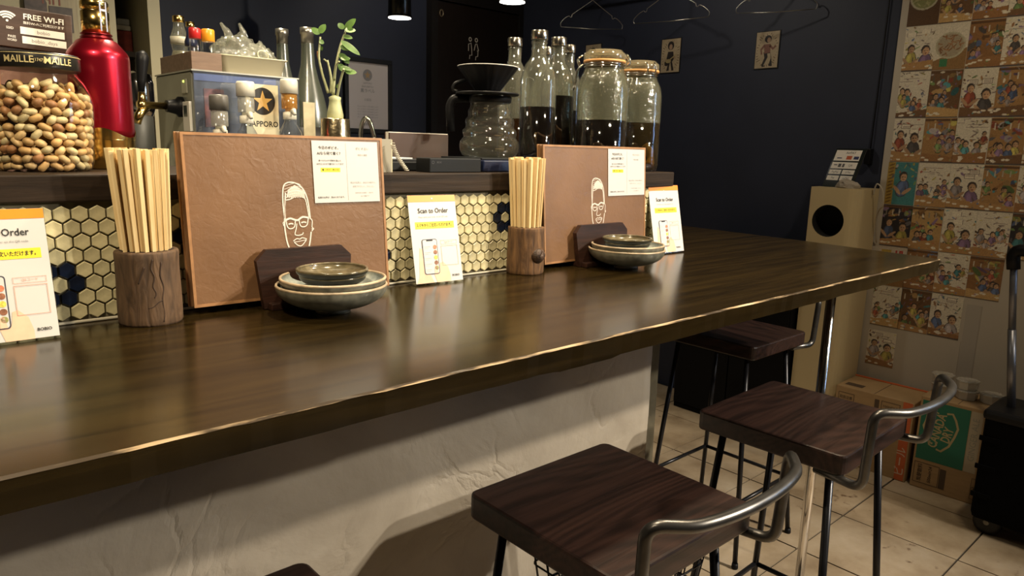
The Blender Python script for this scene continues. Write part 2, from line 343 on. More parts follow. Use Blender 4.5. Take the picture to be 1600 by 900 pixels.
# ------------------------------------------------------------------ bar front: plastered wall, countertop, tiled wall, ledge
def plaster():
    m, nt, b = newmat('trowelled_plaster'); v = coords(nt, (1, 1, 1))
    n = N(nt, 'ShaderNodeTexNoise'); n.inputs['Scale'].default_value = 5; n.inputs['Detail'].default_value = 6; n.inputs['Distortion'].default_value = .8; nt.links.new(v, n.inputs['Vector'])
    c = ramp(nt, n.outputs['Fac'], [(0.3, (0.34, 0.295, 0.235)), (0.7, (0.45, 0.40, 0.33))]); nt.links.new(c, b.inputs['Base Color'])
    b.inputs['Roughness'].default_value = .8
    n2 = N(nt, 'ShaderNodeTexNoise'); n2.inputs['Scale'].default_value = 3.2; n2.inputs['Detail'].default_value = 9; n2.inputs['Roughness'].default_value = .5; n2.inputs['Distortion'].default_value = .5; nt.links.new(v, n2.inputs['Vector'])
    vo = N(nt, 'ShaderNodeTexVoronoi', feature='DISTANCE_TO_EDGE'); vo.inputs['Scale'].default_value = 7
    dv = N(nt, 'ShaderNodeVectorMath', operation='MULTIPLY_ADD'); dv.inputs[1].default_value = (.5, .5, .5); nt.links.new(n2.outputs['Color'], dv.inputs[0]); nt.links.new(v, dv.inputs[2]); nt.links.new(dv.outputs[0], vo.inputs['Vector'])
    rr = ramp(nt, vo.outputs['Distance'], [(0.0, (1, 1, 1)), (0.09, (0, 0, 0))])
    nm = N(nt, 'ShaderNodeTexNoise'); nm.inputs['Scale'].default_value = 4.5; nm.inputs['Detail'].default_value = 2; nt.links.new(v, nm.inputs['Vector'])
    mk = ramp(nt, nm.outputs['Fac'], [(.50, (0, 0, 0)), (.64, (1, 1, 1))])
    mu = N(nt, 'ShaderNodeMath', operation='MULTIPLY'); nt.links.new(rr, mu.inputs[0]); nt.links.new(mk, mu.inputs[1])
    ad = N(nt, 'ShaderNodeMath', operation='MULTIPLY_ADD'); ad.inputs[1].default_value = -.11; nt.links.new(mu.outputs[0], ad.inputs[0]); nt.links.new(n2.outputs['Fac'], ad.inputs[2])
    bp = N(nt, 'ShaderNodeBump'); bp.inputs['Strength'].default_value = .6; bp.inputs['Distance'].default_value = .022; 
    n5 = N(nt, 'ShaderNodeTexNoise'); n5.inputs['Scale'].default_value = 38; n5.inputs['Detail'].default_value = 4; nt.links.new(v, n5.inputs['Vector'])
    a2 = N(nt, 'ShaderNodeMath', operation='MULTIPLY_ADD'); a2.inputs[1].default_value = .07; nt.links.new(n5.outputs['Fac'], a2.inputs[0]); nt.links.new(ad.outputs[0], a2.inputs[2])
    nt.links.new(a2.outputs[0], bp.inputs['Height']); nt.links.new(bp.outputs[0], b.inputs['Normal'])
    return m
YW = 0.95; XW = 1.293
pm = MB(); nx, nz = 90, 40
for j in range(nz + 1):
    for i in range(nx + 1):
        x = -1.2 + (XW + 1.2) * i / nx; z = .968 * j / nz
        pm.v.append((x, YW + .004 * noise.noise(Vector((x * 6, 0, z * 9))) + .0015 * noise.noise(Vector((x * 23, 3, z * 30))), z))
for j in range(nz):
    for i in range(nx):
        a = j * (nx + 1) + i; pm.f.append((a, a + 1, a + nx + 2, a + nx + 1)); pm.sm.append(True)
b0 = len(pm.v)
for j in range(nz + 1):
    z = .968 * j / nz; p = pm.v[j * (nx + 1) + nx]; pm.v += [(p[0] + .003 * noise.noise(Vector((z * 20, 1, 2))), p[1] + .006, z), (XW + .004, 1.19, z)]
for j in range(nz):
    a = j * (nx + 1) + nx; c = b0 + 2 * j; pm.f += [(a, c, c + 2, a + nx + 1), (c, c + 1, c + 3, c + 2)]; pm.sm += [False, False]
tag(obj('wall_counter', pm, plaster()), 'beige trowelled plaster wall under the bar counter', 'wall', kind='structure')
cw = wood('dark_oiled_counter', (0.0062, 0.0037, 0.0010), (0.028, 0.0172, 0.0046), 'x', 2.2, 0.5, 0.13, coat=0.9, stretch=16, contrast=(.32, .72), spec=.0)
ct = thing('countertop', 'long glossy dark brown wooden bar countertop with worn front edge', 'countertop', (0, 0, 1.0))
def front(x): return 0.616 + .0022 * noise.noise(Vector((x * 9, 5, 0))) + .0012 * noise.noise(Vector((x * 40, 7, 0)))
xs = list(np.linspace(-1.2, 2.028, 160)); m = MB()
T = [(x, front(x) + .0022, 0) for x in xs]; F = [(x, front(x), -.0022 + .001 * noise.noise(Vector((x * 30, 9, 1)))) for x in xs]
def low(x): return -.0305 - .0012 * noise.noise(Vector((x * 14, 2, 0))) - (.0025 if noise.noise(Vector((x * 5, 11, 0))) > .25 else 0)
B = [(x, front(x) + .002, low(x)) for x in xs]
back = [(2.028 + .049, .991, 0), (2.107, 1.467, 0), (2.13, 1.75, 0), (1.535, 1.75, 0), (1.535, 1.098, 0), (-1.2, 1.098, 0)]
n = len(xs); top = T + back; m.add(top, [tuple(range(len(top)))])
m.add(F + B, [(i, i + 1, n + i + 1, n + i) for i in range(n - 1)])
bk = [F[-1]] + [(x, y, 0) for x, y, z in back] + [F[0]]; bl = [B[-1]] + [(x, y, -.03) for x, y, z in back] + [B[0]]
q = len(bk); m.add(bk + bl, [(i, i + 1, q + i + 1, q + i) for i in range(q - 1)])
m.add([T[-1], F[-1], bk[1]], [(0, 1, 2)])
bot = B + bl[1:-1]; m.add(bot, [tuple(reversed(range(len(bot))))])
obj('slab', m, cw, ct)
m2, nt, b = newmat('worn_wood_edge'); v = coords(nt, (6, 60, 60)); nn = N(nt, 'ShaderNodeTexNoise'); nn.inputs['Scale'].default_value = 1.6; nn.inputs['Detail'].default_value = 5; nt.links.new(v, nn.inputs['Vector'])
nt.links.new(ramp(nt, nn.outputs['Fac'], [(.45, (.045, .028, .013)), (.54, (.45, .32, .18)), (.72, (.68, .54, .36))]), b.inputs['Base Color']); b.inputs['Roughness'].default_value = .35
m = MB(); T2 = [(x, y, z + .0002) for x, y, z in T]; F2 = [(x, y - .0002, z) for x, y, z in F]
m.add(T2 + F2, [(i, i + 1, n + i + 1, n + i) for i in range(n - 1)]); obj('worn_edge', m, m2, ct)
# tiled wall
grt = plain('tan_grout', (.10, .085, .052), .8, var=.15, vscale=40)
tw = tag(obj('wall_tiled', MB().box((-1.2, 1.1, 0), (1.53, 1.2, 1.1638)), grt), 'low wall of cream and navy hexagon tiles behind the counter', 'wall', kind='structure')
PT, PV = 0.0210, 0.0188
def hexmesh(name, mat):
    mb = MB(); R0 = PT / math.sqrt(3) * .91
    ring = lambda r, y: [(r * math.sin(PI/3 * k), y, r * 1.03 * math.cos(PI/3 * k)) for k in range(6)]
    mb.add(ring(R0, .001) + ring(R0, -.0025) + ring(R0 * .90, -.004) + [(0, -.0034, 0)],
           [(i, (i + 1) % 6, 6 + (i + 1) % 6, 6 + i) for i in range(6)] + [(6 + i, 6 + (i + 1) % 6, 12 + (i + 1) % 6, 12 + i) for i in range(6)] + [(12 + i, 12 + (i + 1) % 6, 18) for i in range(6)])
    me = mb.mesh(name); me.materials.append(mat); return me
creamt = plain('cream_glazed_tile', (.56, .50, .30), .22, var=.18, vscale=60, ran=.14, bump=.12, bscale=120)
navyt = plain('navy_glazed_tile', (.008, .013, .030), .12, var=.3, vscale=50)
hc, hn = hexmesh('hex_tile', creamt), hexmesh('hex_tile_navy', navyt)
hidden = MB()
def ringset(r, k): # navy ring round the tile (r, k); odd rows are half a pitch to the right
    o = 0 if r % 2 else -1
    return {(r, k - 1), (r, k + 1), (r - 1, k + o), (r - 1, k + o + 1), (r + 1, k + o), (r + 1, k + o + 1)}
NAVY = ringset(5, -1) | ringset(2, 8) | ringset(2, 37) | ringset(5, 53) | ringset(5, 22) | ringset(2, -16)
for r in range(8):
    for kx in range(-66, 66):
        x = .192 + PT * kx + (PT / 2 if r % 2 else 0); z = 1.148 - PV * r
        if x < -1.19 or x > 1.52: continue
        vis = (.09 < x < .365) or (.655 < x < 1.055)
        nv = (r, kx) in NAVY
        if vis or nv: obj('hex_tile', hn if nv else hc, None, tw, (x, 1.1, z), (random.uniform(-.02, .02), 0, random.uniform(-.02, .02)))
        else: hidden.add([(v.co.x + x, v.co.y + 1.1, v.co.z + z) for v in hc.vertices], [tuple(p.vertices) for p in hc.polygons])
tag(obj('hex_tile_field', hidden, creamt, tw), kind='stuff')
obj('sealant_strip', MB().box((-1.2, 1.0935, 1.0005), (1.53, 1.0995, 1.004), .0012), plain('sealant', (.5, .46, .36), .5), tw)
lw = wood('dark_ledge_wood', (0.009, 0.0055, 0.0035), (0.040, 0.025, 0.015), 'x', 4, .55, .4, stretch=14, spec=.2)
lg = thing('bar_ledge', 'dark brown plank ledge running above the hexagon tiles', 'shelf', (0, 0, 1.2))
obj('plank', MB().box((-1.2, 1.092, -.036), (1.53, 1.42, 0), .0025), lw, lg)
# far-left cream wall with dark niche
cl = tag(thing('wall_cream', 'cream wall with a dark shelf niche behind the taps', 'wall', (0, 2.42, 0)), kind='structure')
obj('wall_panel', MB().box((-1.6, 0, 0), (.605, .08, ZC)), cream, cl)
obj('post', MB().box((.688, -.02, 0), (.722, .5, ZC)), cream, cl)
obj('niche_back', MB().box((.605, .45, 0), (.688, .5, ZC)), plain('niche_brown', (.012, .008, .006), .6), cl)
obj('niche_shelf', MB().box((.605, .08, 1.492), (.688, .45, 1.508)).box((.605, .08, 1.30), (.688, .45, 1.315)), plain('niche_shelf', (.03, .022, .018), .5), cl)
# ================================================================== things on the counter
def bark(name, c1, c2):
    m, nt, b = newmat(name); v = coords(nt, (9, 9, 1.6))
    n = N(nt, 'ShaderNodeTexNoise'); n.inputs['Scale'].default_value = 9; n.inputs['Detail'].default_value = 8; n.inputs['Distortion'].default_value = 1.2; nt.links.new(v, n.inputs['Vector'])
    nt.links.new(ramp(nt, n.outputs['Fac'], [(.3, c1), (.7, c2)]), b.inputs['Base Color']); b.inputs['Roughness'].default_value = .75
    bp = N(nt, 'ShaderNodeBump'); bp.inputs['Strength'].default_value = .8; bp.inputs['Distance'].default_value = .003; nt.links.new(n.outputs['Fac'], bp.inputs['Height']); nt.links.new(bp.outputs[0], b.inputs['Normal'])
    return m
bark1 = bark('brown_bark', (.045, .024, .011), (.135, .076, .038)); bark2 = bark('amber_bark', (.05, .022, .008), (.19, .095, .035))
hollow_shade = plain('log_hollow_shade', (.03, .016, .009), .8)
chopm = wood('pale_chopstick_wood', (.66, .46, .20), (.86, .68, .38), 'z', 12, .5, .05, stretch=14)
def log_cup(loc, r, h, mat, seed, label, knot, worms):
    t = thing('chopstick_holder', label, 'cup', loc)
    def fn(a, z): return 1 + .035 * noise.noise(Vector((math.cos(a) * 1.7, math.sin(a) * 1.7, z * 12 + seed))) + .012 * noise.noise(Vector((math.cos(a) * 7, math.sin(a) * 7, z * 60 + seed)))
    prof = [(r * .97, 0)] + [(r * (1 + .01 * math.sin(z * 60)), z) for z in np.linspace(.003, h - .002, 14)] + [(r * .97, h), (r * .82, h + .0005)]
    obj('log_body', MB().lathe(prof, 48, fn=fn), mat, t)
    obj('hollow_shade', MB().lathe([(r * .83, h + .0008), (r * .0, h + .0009)], 32), hollow_shade, t)  # flat dark disc, shade of the cup's inside put into its colour
    if knot:
        a = knot; d = Vector((math.cos(a), math.sin(a), .25)).normalized(); p = Vector((math.cos(a) * r * .9, math.sin(a) * r * .9, h * .42))
        obj('knot', MB().tube([p, p + d * .005, p + d * .009, p + d * .0125, p + d * .0115, p + d * .0095], [.017, .0145, .0125, .0105, .0075, .003], 14), plain('dark_knot', (.05, .026, .014), .5, var=.7, vscale=110, bump=.8, bscale=160), t)
    for wv in worms:
        pts = [(r * 1.0 * fn(a, z) * math.cos(a), r * 1.0 * fn(a, z) * math.sin(a), z) for a, z in wv]
        obj('worm_groove', MB().tube(smooth_path(pts, 4), .0008, 6), plain('dark_groove', (.040, .021, .012), .8), t)
    return t
va = -2.30  # direction of the camera seen from the cups
log_cup((.281, 1.056, 1.0), .0405, .1, bark1, 1, 'greyish brown bark log cup full of chopsticks, beside the left menu', None,
        [[(va + .62, .092), (va + .55, .080), (va + .64, .068), (va + .58, .056), (va + .66, .046), (va + .60, .040)], [(va + .88, .088), (va + .82, .070), (va + .90, .054), (va + .84, .036), (va + .88, .018), (va + .84, .006)], [(va + .40, .026), (va + .56, .028), (va + .72, .034), (va + .86, .036)], [(va + .15, .060), (va + .24, .070), (va + .36, .082)]])
log_cup((.992, 1.058, 1.0), .0375, .094, bark2, 9, 'amber brown bark log cup with a dark knot, in front of bottles', va + .75, [])
rng = random.Random(3)
def chopsticks(cx, cy, zb, rad, n, label, group, lean, h):
    placed = []; k = 0; tries = 0
    meshes = []
    for q in range(4):
        mb = MB(); w_, d_, L = .0046, .0055, h + (.0015 * (q - 1.5))
        for s in (-1, 1):
            x0 = s * .0025
            mb.add([(x0 - w_ * .4, -d_ * .4, 0), (x0 + w_ * .4, -d_ * .4, 0), (x0 + w_ * .4, d_ * .4, 0), (x0 - w_ * .4, d_ * .4, 0), (x0 - w_ / 2, -d_ / 2, L), (x0 + w_ / 2, -d_ / 2, L), (x0 + w_ / 2, d_ / 2, L), (x0 - w_ / 2, d_ / 2, L)],
                   [(3, 2, 1, 0), (4, 5, 6, 7), (0, 1, 5, 4), (1, 2, 6, 5), (2, 3, 7, 6), (3, 0, 4, 7)])
        me = mb.mesh('chopsticks'); me.materials.append(chopm); meshes.append(me)
    while k < n and tries < 9000:
        tries += 1
        a = rng.uniform(0, 2 * PI); r = rad * math.sqrt(rng.random()); x, y = r * math.cos(a), r * math.sin(a)
        if any((x - px) ** 2 + (y - py) ** 2 < .0074 ** 2 for px, py in placed): continue
        placed.append((x, y)); k += 1
        o = obj('chopsticks', meshes[k % 4], None, None, (cx + x * .8, cy + y * .8, zb))
        dirv = Vector((x * .35 + lean[0], y * .35 + lean[1], h)); o.rotation_mode = 'QUATERNION'
        o.rotation_quaternion = dirv.to_track_quat('Z', 'Y') @ Quaternion((0, 0, 1), rng.uniform(-1.2, -.2))
        tag(o, label, 'chopsticks', group)
chopsticks(.281, 1.056, 1.012, .031, 46, 'pale wooden chopstick pair standing in the greyish log cup beside the left menu', 'chopsticks in the greyish log cup', (-.005, .0, 0), .222)
chopsticks(.992, 1.058, 1.012, .029, 42, 'pale wooden chopstick pair standing in the amber log cup with the knot', 'chopsticks in the amber log cup', (-.003, .0, 0), .218)
# ------------------------------------------------------------------ leather menus
def leather(name, c1, c2):
    m, nt, b = newmat(name); v = coords(nt); n = N(nt, 'ShaderNodeTexNoise'); n.inputs['Scale'].default_value = 9; n.inputs['Detail'].default_value = 5; nt.links.new(v, n.inputs['Vector'])
    nt.links.new(ramp(nt, n.outputs['Fac'], [(.3, c1), (.7, c2)]), b.inputs['Base Color']); b.inputs['Roughness'].default_value = .42
    ad = N(nt, 'ShaderNodeVectorMath', operation='MULTIPLY_ADD'); ad.inputs[1].default_value = (.35, .35, .35); nt.links.new(n.outputs['Color'], ad.inputs[0]); nt.links.new(v, ad.inputs[2])
    vo = N(nt, 'ShaderNodeTexVoronoi', feature='DISTANCE_TO_EDGE'); vo.inputs['Scale'].default_value = 26; nt.links.new(ad.outputs[0], vo.inputs['Vector'])
    r = ramp(nt, vo.outputs['Distance'], [(0, (0, 0, 0)), (.12, (1, 1, 1))])
    n2 = N(nt, 'ShaderNodeTexNoise'); n2.inputs['Scale'].default_value = 45; n2.inputs['Detail'].default_value = 6; n2.inputs['Distortion'].default_value = 1.5; nt.links.new(v, n2.inputs['Vector'])
    ma = N(nt, 'ShaderNodeMath', operation='MULTIPLY_ADD'); ma.inputs[1].default_value = .12; nt.links.new(r, ma.inputs[0]); nt.links.new(n2.outputs['Fac'], ma.inputs[2])
    bp = N(nt, 'ShaderNodeBump'); bp.inputs['Strength'].default_value = .4; bp.inputs['Distance'].default_value = .0012; nt.links.new(ma.outputs[0], bp.inputs['Height']); nt.links.new(bp.outputs[0], b.inputs['Normal'])
    return m
leath = leather('tan_leather', (.150, .075, .033), (.205, .107, .050)); leathedge = plain('leather_edge', (.32, .16, .065), .5, var=.2, vscale=50)
def face_logo(parent, f, s):
    k = Ink(); w_ = .0017 * s
    S = lambda *p: [(a * s, b * s) for a, b in p]
    k.stroke(S((-.0165, .044), (-.021, .0), (-.0205, -.02), (-.018, -.036), (-.012, -.05), (-.006, -.060), (.002, -.063), (.009, -.058), (.014, -.048), (.0185, -.034), (.0215, -.018)), w_ * 1.3, 4)
    k.stroke(S((-.0205, .005), (-.0215, .03), (-.0195, .052), (-.014, .059), (-.004, .060), (.006, .056), (.014, .047), (.019, .032), (.021, .012), (.0215, .002)), w_ * 1.2, 4)
    k.stroke(S((-.0175, .033), (-.010, .034), (.0, .038), (.010, .037), (.0155, .033), (.018, .018), (.0195, .004)), w_ * .9, 3)
    k.stroke(S((-.0175, .033), (-.019, .018), (-.0195, .004)), w_, 3)
    for i in range(26):
        u = -.0165 + .0013 * i; k.stroke(S((u * .92, .036 + .0006 * (i % 3)), (u * .8 + .001, .046), (u * .7 - .001, .056 - abs(u) * .45)), w_ * .55)
    for i in range(5): k.stroke(S((-.018, .036 + .0045 * i), (.0, .041 + .0045 * i), (.0155 - .0016 * i, .036 + .005 * i)), w_ * .4, 3)
    k.stroke(S((-.0205, .0015), (-.012, .0045), (-.004, .002), (.001, .0015), (.009, .006), (.0195, .004)), w_ * 1.7, 3)
    k.stroke(S((-.0185, .001), (-.0165, -.009), (-.011, -.0115), (-.0055, -.0085), (-.0035, .001)), w_, 4)
    k.stroke(S((.0025, .001), (.0045, -.0075), (.010, -.0095), (.0155, -.0065), (.018, .003)), w_, 4)
    k.stroke(S((-.015, -.0045), (-.011, -.0035), (-.007, -.0045)), w_ * 1.2, 3); k.stroke(S((.006, -.003), (.010, -.002), (.0145, -.003)), w_ * 1.2, 3)
    k.stroke(S((-.0015, -.004), (-.003, -.012), (-.0055, -.0195), (-.004, -.022)), w_ * .9, 3); k.stroke(S((-.004, -.022), (.001, -.0225), (.007, -.021), (.008, -.018)), w_ * .9, 3)
    k.stroke(S((-.009, -.031), (-.003, -.0275), (.002, -.0285), (.006, -.0265), (.0135, -.029)), w_ * .9, 3)
    k.stroke(S((-.008, -.0325), (.0, -.032), (.013, -.030)), w_ * .6, 3); k.stroke(S((-.0075, -.033), (-.001, -.0385), (.005, -.0385), (.0125, -.0305)), w_ * .9, 3)
    k.stroke(S((.022, .003), (.0245, -.001), (.0235, -.010), (.025, -.014), (.0225, -.017)), w_ * .9, 3); k.ring(.0245 * s, -.0135 * s, .0018 * s, .0018 * s, w_ * .5, 10)
    k.stroke(S((-.0215, .0), (-.0235, -.002), (-.0225, -.007)), w_ * .8, 3)
    return k.build('face_logo', plain('white_foil', (.72, .66, .58), .5), parent, f)
def menu_print(parent, f, u0, v0, u1, v1):
    e = .0004
    g = lambda d: (lambda u, v: f(u, v, d))
    W = u1 - u0; H = v1 - v0; p = MB()
    p.prism([(u0, v0), (u1, v0), (u1, v1), (u0, v1)], 0, .0007, lambda u, v, d: f(u, v, d)); o = obj('notice_sheet', p, white, parent)
    cx = u0 + W * .255; rx = u0 + W * .755; k = Ink(); s = H
    Y = lambda t: v1 - t * H
    k.text('今日のボビオ、', cx, Y(.115), .056 * s, .012, maxw=W * .3).text('AIなら何て書く？', cx, Y(.205), .056 * s, .012, maxw=W * .36)
    k.text('食べたものや感想を選ぶと', cx, Y(.32), .034 * s, .004, maxw=W * .34).text('AIが口コミの下書きをつくります', cx, Y(.375), .034 * s, .004, maxw=W * .40)
    k.text('書くだけ・約３分', cx, Y(.468), .038 * s, .01, maxw=W * .25).text('投稿のお声が、励みになります。', cx, Y(.915), .034 * s, .006, maxw=W * .40)
    k.build('print', ink, o, g(.0011))
    Ink().rect(cx - W * .145, Y(.502), cx + W * .145, Y(.435)).build('yellow_band', yellow, o, g(.0009))
    k = Ink().text('ボビオ占い', rx, Y(.12), .05 * s, 0, maxw=W * .26).text('明日の運勢', rx, Y(.225), .036 * s, 0, maxw=W * .16)
    k.text('明日の天気と、あなたの星から。', rx, Y(.68), .034 * s, 0, maxw=W * .40).text('本気でやさしく、ひとこと。', rx, Y(.745), .034 * s, 0, maxw=W * .34)
    k.text('生年月日と血液型・一言メモ', rx, Y(.85), .026 * s, 0, maxw=W * .32).text('・占いは無料です', rx, Y(.905), .024 * s, 0, maxw=W * .16)
    k.rect(u0 + W * .5, Y(.97), u0 + W * .503, Y(.03)).build('grey_print', greyink, o, g(.0011))
def menu(loc, rz, W, H, lean, label, sheet, logo):
    t = thing('menu_folder', label, 'menu', loc, rot=(-lean, 0, rz))
    def cover(y0, y1, du, dv):
        mb = MB(); mb.box((-W / 2 + du, y0, dv), (W / 2 + du, y1, H + dv), .0012); return mb
    obj('front_cover', cover(0, .0035, 0, 0), leath, t)
    obj('pages', MB().box((-W / 2 + .004, .0037, .003), (W / 2 - .004, .0065, H - .003)), plain('menu_pages', (.55, .42, .26), .6), t)
    obj('back_cover', cover(.0067, .0102, -.0025, .0008), leath, t)
    obj('inner_cover', cover(.0104, .0135, -.005, .0012), leathedge, t)
    e = .0009; ed = MB()
    for a, b in (((-W/2, -e, H - .004), (W/2, 0, H)), ((-W/2, -e, 0), (W/2, 0, .004)), ((-W/2, -e, .004), (-W/2 + .004, 0, H - .004)), ((W/2 - .004, -e, .004), (W/2, 0, H - .004))): ed.box(a, b)
    obj('edge_binding', ed, leathedge, t)
    face_logo(t, lambda u, v: (u + logo[0], -.0006, v + logo[1]), logo[2])
    menu_print(t, lambda u, v, d: (u, -.0008 - d, v), *sheet)
    return t
standw = wood('dark_stand_wood', (.010, .005, .0035), (.045, .018, .011), 'x', 6, .45, .25, stretch=10, spec=.25)
def stand(loc, rz, label, w_=.155):
    t = thing('menu_stand', label, 'menu stand', loc, rz); mb = MB(); h = .088; c = .016
    mb.prism([(-w_/2 + .007, 0), (w_/2 - .007, 0), (w_/2, h - c), (w_/2 - c, h), (-w_/2 + c, h), (-w_/2, h - c)], 0, .011, lambda u, v, d: (u, d + v * .10, v + .0012))
    obj('front_plate', mb, standw, t)
    obj('base', MB().box((-w_/2 + .012, -.016, 0), (w_/2 - .012, .0, .0105), .0015), standw, t)
    obj('rear_base', MB().box((-w_/2 + .012, .0125, 0), (w_/2 - .012, .046, .0085), .0015), standw, t)
    return t
menu((.5, 1.0515, 1.0105), math.radians(-1.6), .322, .250, math.radians(5), 'large tan leather menu with white face logo, left of the two',
     (.024 + .01, .145, .151, .243), (.003, .118, 1.0))
stand((.503, 1.029, 1.0), math.radians(-2), 'dark wooden menu stand behind the left bowl stack')
menu((1.221, 1.062, 1.0105), math.radians(0.6), .342, .248, math.radians(4), 'large brown leather menu with white face logo, right of the two',
     (.034, .138, .166, .243), (.000, .118, 1.0))
stand((1.215, 1.040, 1.0), math.radians(0), 'dark wooden menu stand behind the right bowl stack', .17)
# ------------------------------------------------------------------ bowls
def glaze(name, c1, c2, c3, rough=.25):
    m, nt, b = newmat(name); v = coords(nt); n = N(nt, 'ShaderNodeTexNoise'); n.inputs['Scale'].default_value = 70; n.inputs['Detail'].default_value = 6; nt.links.new(v, n.inputs['Vector'])
    n2 = N(nt, 'ShaderNodeTexNoise'); n2.inputs['Scale'].default_value = 14; nt.links.new(v, n2.inputs['Vector'])
    mu = N(nt, 'ShaderNodeMath', operation='MULTIPLY_ADD'); mu.inputs[1].default_value = .5; nt.links.new(n2.outputs['Fac'], mu.inputs[0]); nt.links.new(n.outputs['Fac'], mu.inputs[2])
    nt.links.new(ramp(nt, mu.outputs[0], [(.5, c1), (.75, c2), (.95, c3)]), b.inputs['Base Color']); b.inputs['Roughness'].default_value = rough; return m
gin = glaze('blue_grey_glaze', (.17, .20, .19), (.32, .36, .34), (.50, .52, .46)); gout = glaze('olive_grey_stoneware', (.085, .083, .062), (.15, .148, .115), (.21, .205, .16), .4)
rimm = plain('pale_rim', (.42, .33, .22), .35, var=.3, vscale=60); dishm = glaze('dark_bronze_glaze', (.06, .05, .026), (.11, .09, .05), (.18, .15, .09), .16)
dishout = plain('black_dish_outside', (.010, .008, .005), .35)
def bowl(kind, R, h, foot, loc, label, group=None, mo=None, mi=None, wob=0, rot=(0, 0, 0), rimr=.0014):
    t = thing(kind, label, 'dish' if 'dish' in kind else 'bowl', loc, group=group, rot=rot); th = .0035
    fn = (lambda a, z: 1 + wob * math.sin(3 * a + .5) * (z / h) + wob * .6 * math.cos(2 * a) * (z / h))
    prof = lambda s: foot * .9 + (R - foot * .9) * (math.sin(s * PI / 2) ** .92 if s > 0 else 0)
    zz = lambda s: .006 + (h - .006) * (s ** 1.75 * .75 + s * .25)
    out = [(foot * .86, 0), (foot, 0), (foot, .004), (foot * .96, .006)] + [(prof(s), zz(s)) for s in np.linspace(.06, 1, 14)]
    inn = [(prof(s) - th, zz(s) + .0015) for s in np.linspace(1, .05, 14)] + [(0, .0082)]
    a = MB(); a.nocap = True; a.lathe([(0, .003)] + out, 48, fn=fn); obj('outer_wall', a, mo, t)
    b2 = MB(); b2.nocap = True; b2.lathe(inn, 48, fn=fn); obj('inside', b2, mi, t)
    ring = [((R - th / 2) * fn(an, h) * math.cos(an), (R - th / 2) * fn(an, h) * math.sin(an), h + .0008) for an in np.linspace(0, 2 * PI, 49)[:-1]]
    obj('rim', MB().tube(ring, rimr + .0009, 6, True), rimm if 'dish' not in kind else mi, t); return t
def stack(x, y, side, tw_):
    bowl('large_bowl', .082, .041, .026, (x, y, 1.0), f'large grey-green stoneware bowl at the bottom of the {side} stack', 'large bowls', gout, gin, .012, (0, 0, tw_))
    bowl('shallow_bowl', .079, .034, .026, (x + .0005, y, 1.0165), f'shallow blue-grey glazed bowl resting in the lowest bowl of the {side} stack', 'shallow bowls', gout, gin, .018, (.0, .0, tw_ + 1.1))
    bowl('small_dish', .049, .021, .022, (x + .002, y + .002, 1.0332), f'small dark bronze dish, lower of two on the {side} bowl stack', 'small dishes', dishout, dishm, .01, (0, 0, 2))
    bowl('small_dish', .053, .021, .022, (x + .001, y + .001, 1.0425), f'small dark bronze dish, topmost on the {side} bowl stack', 'small dishes', dishout, dishm, .01, (0.0, 0, tw_))
stack(.512, .968, 'left', .4); stack(1.222, .982, 'right', 2.0)
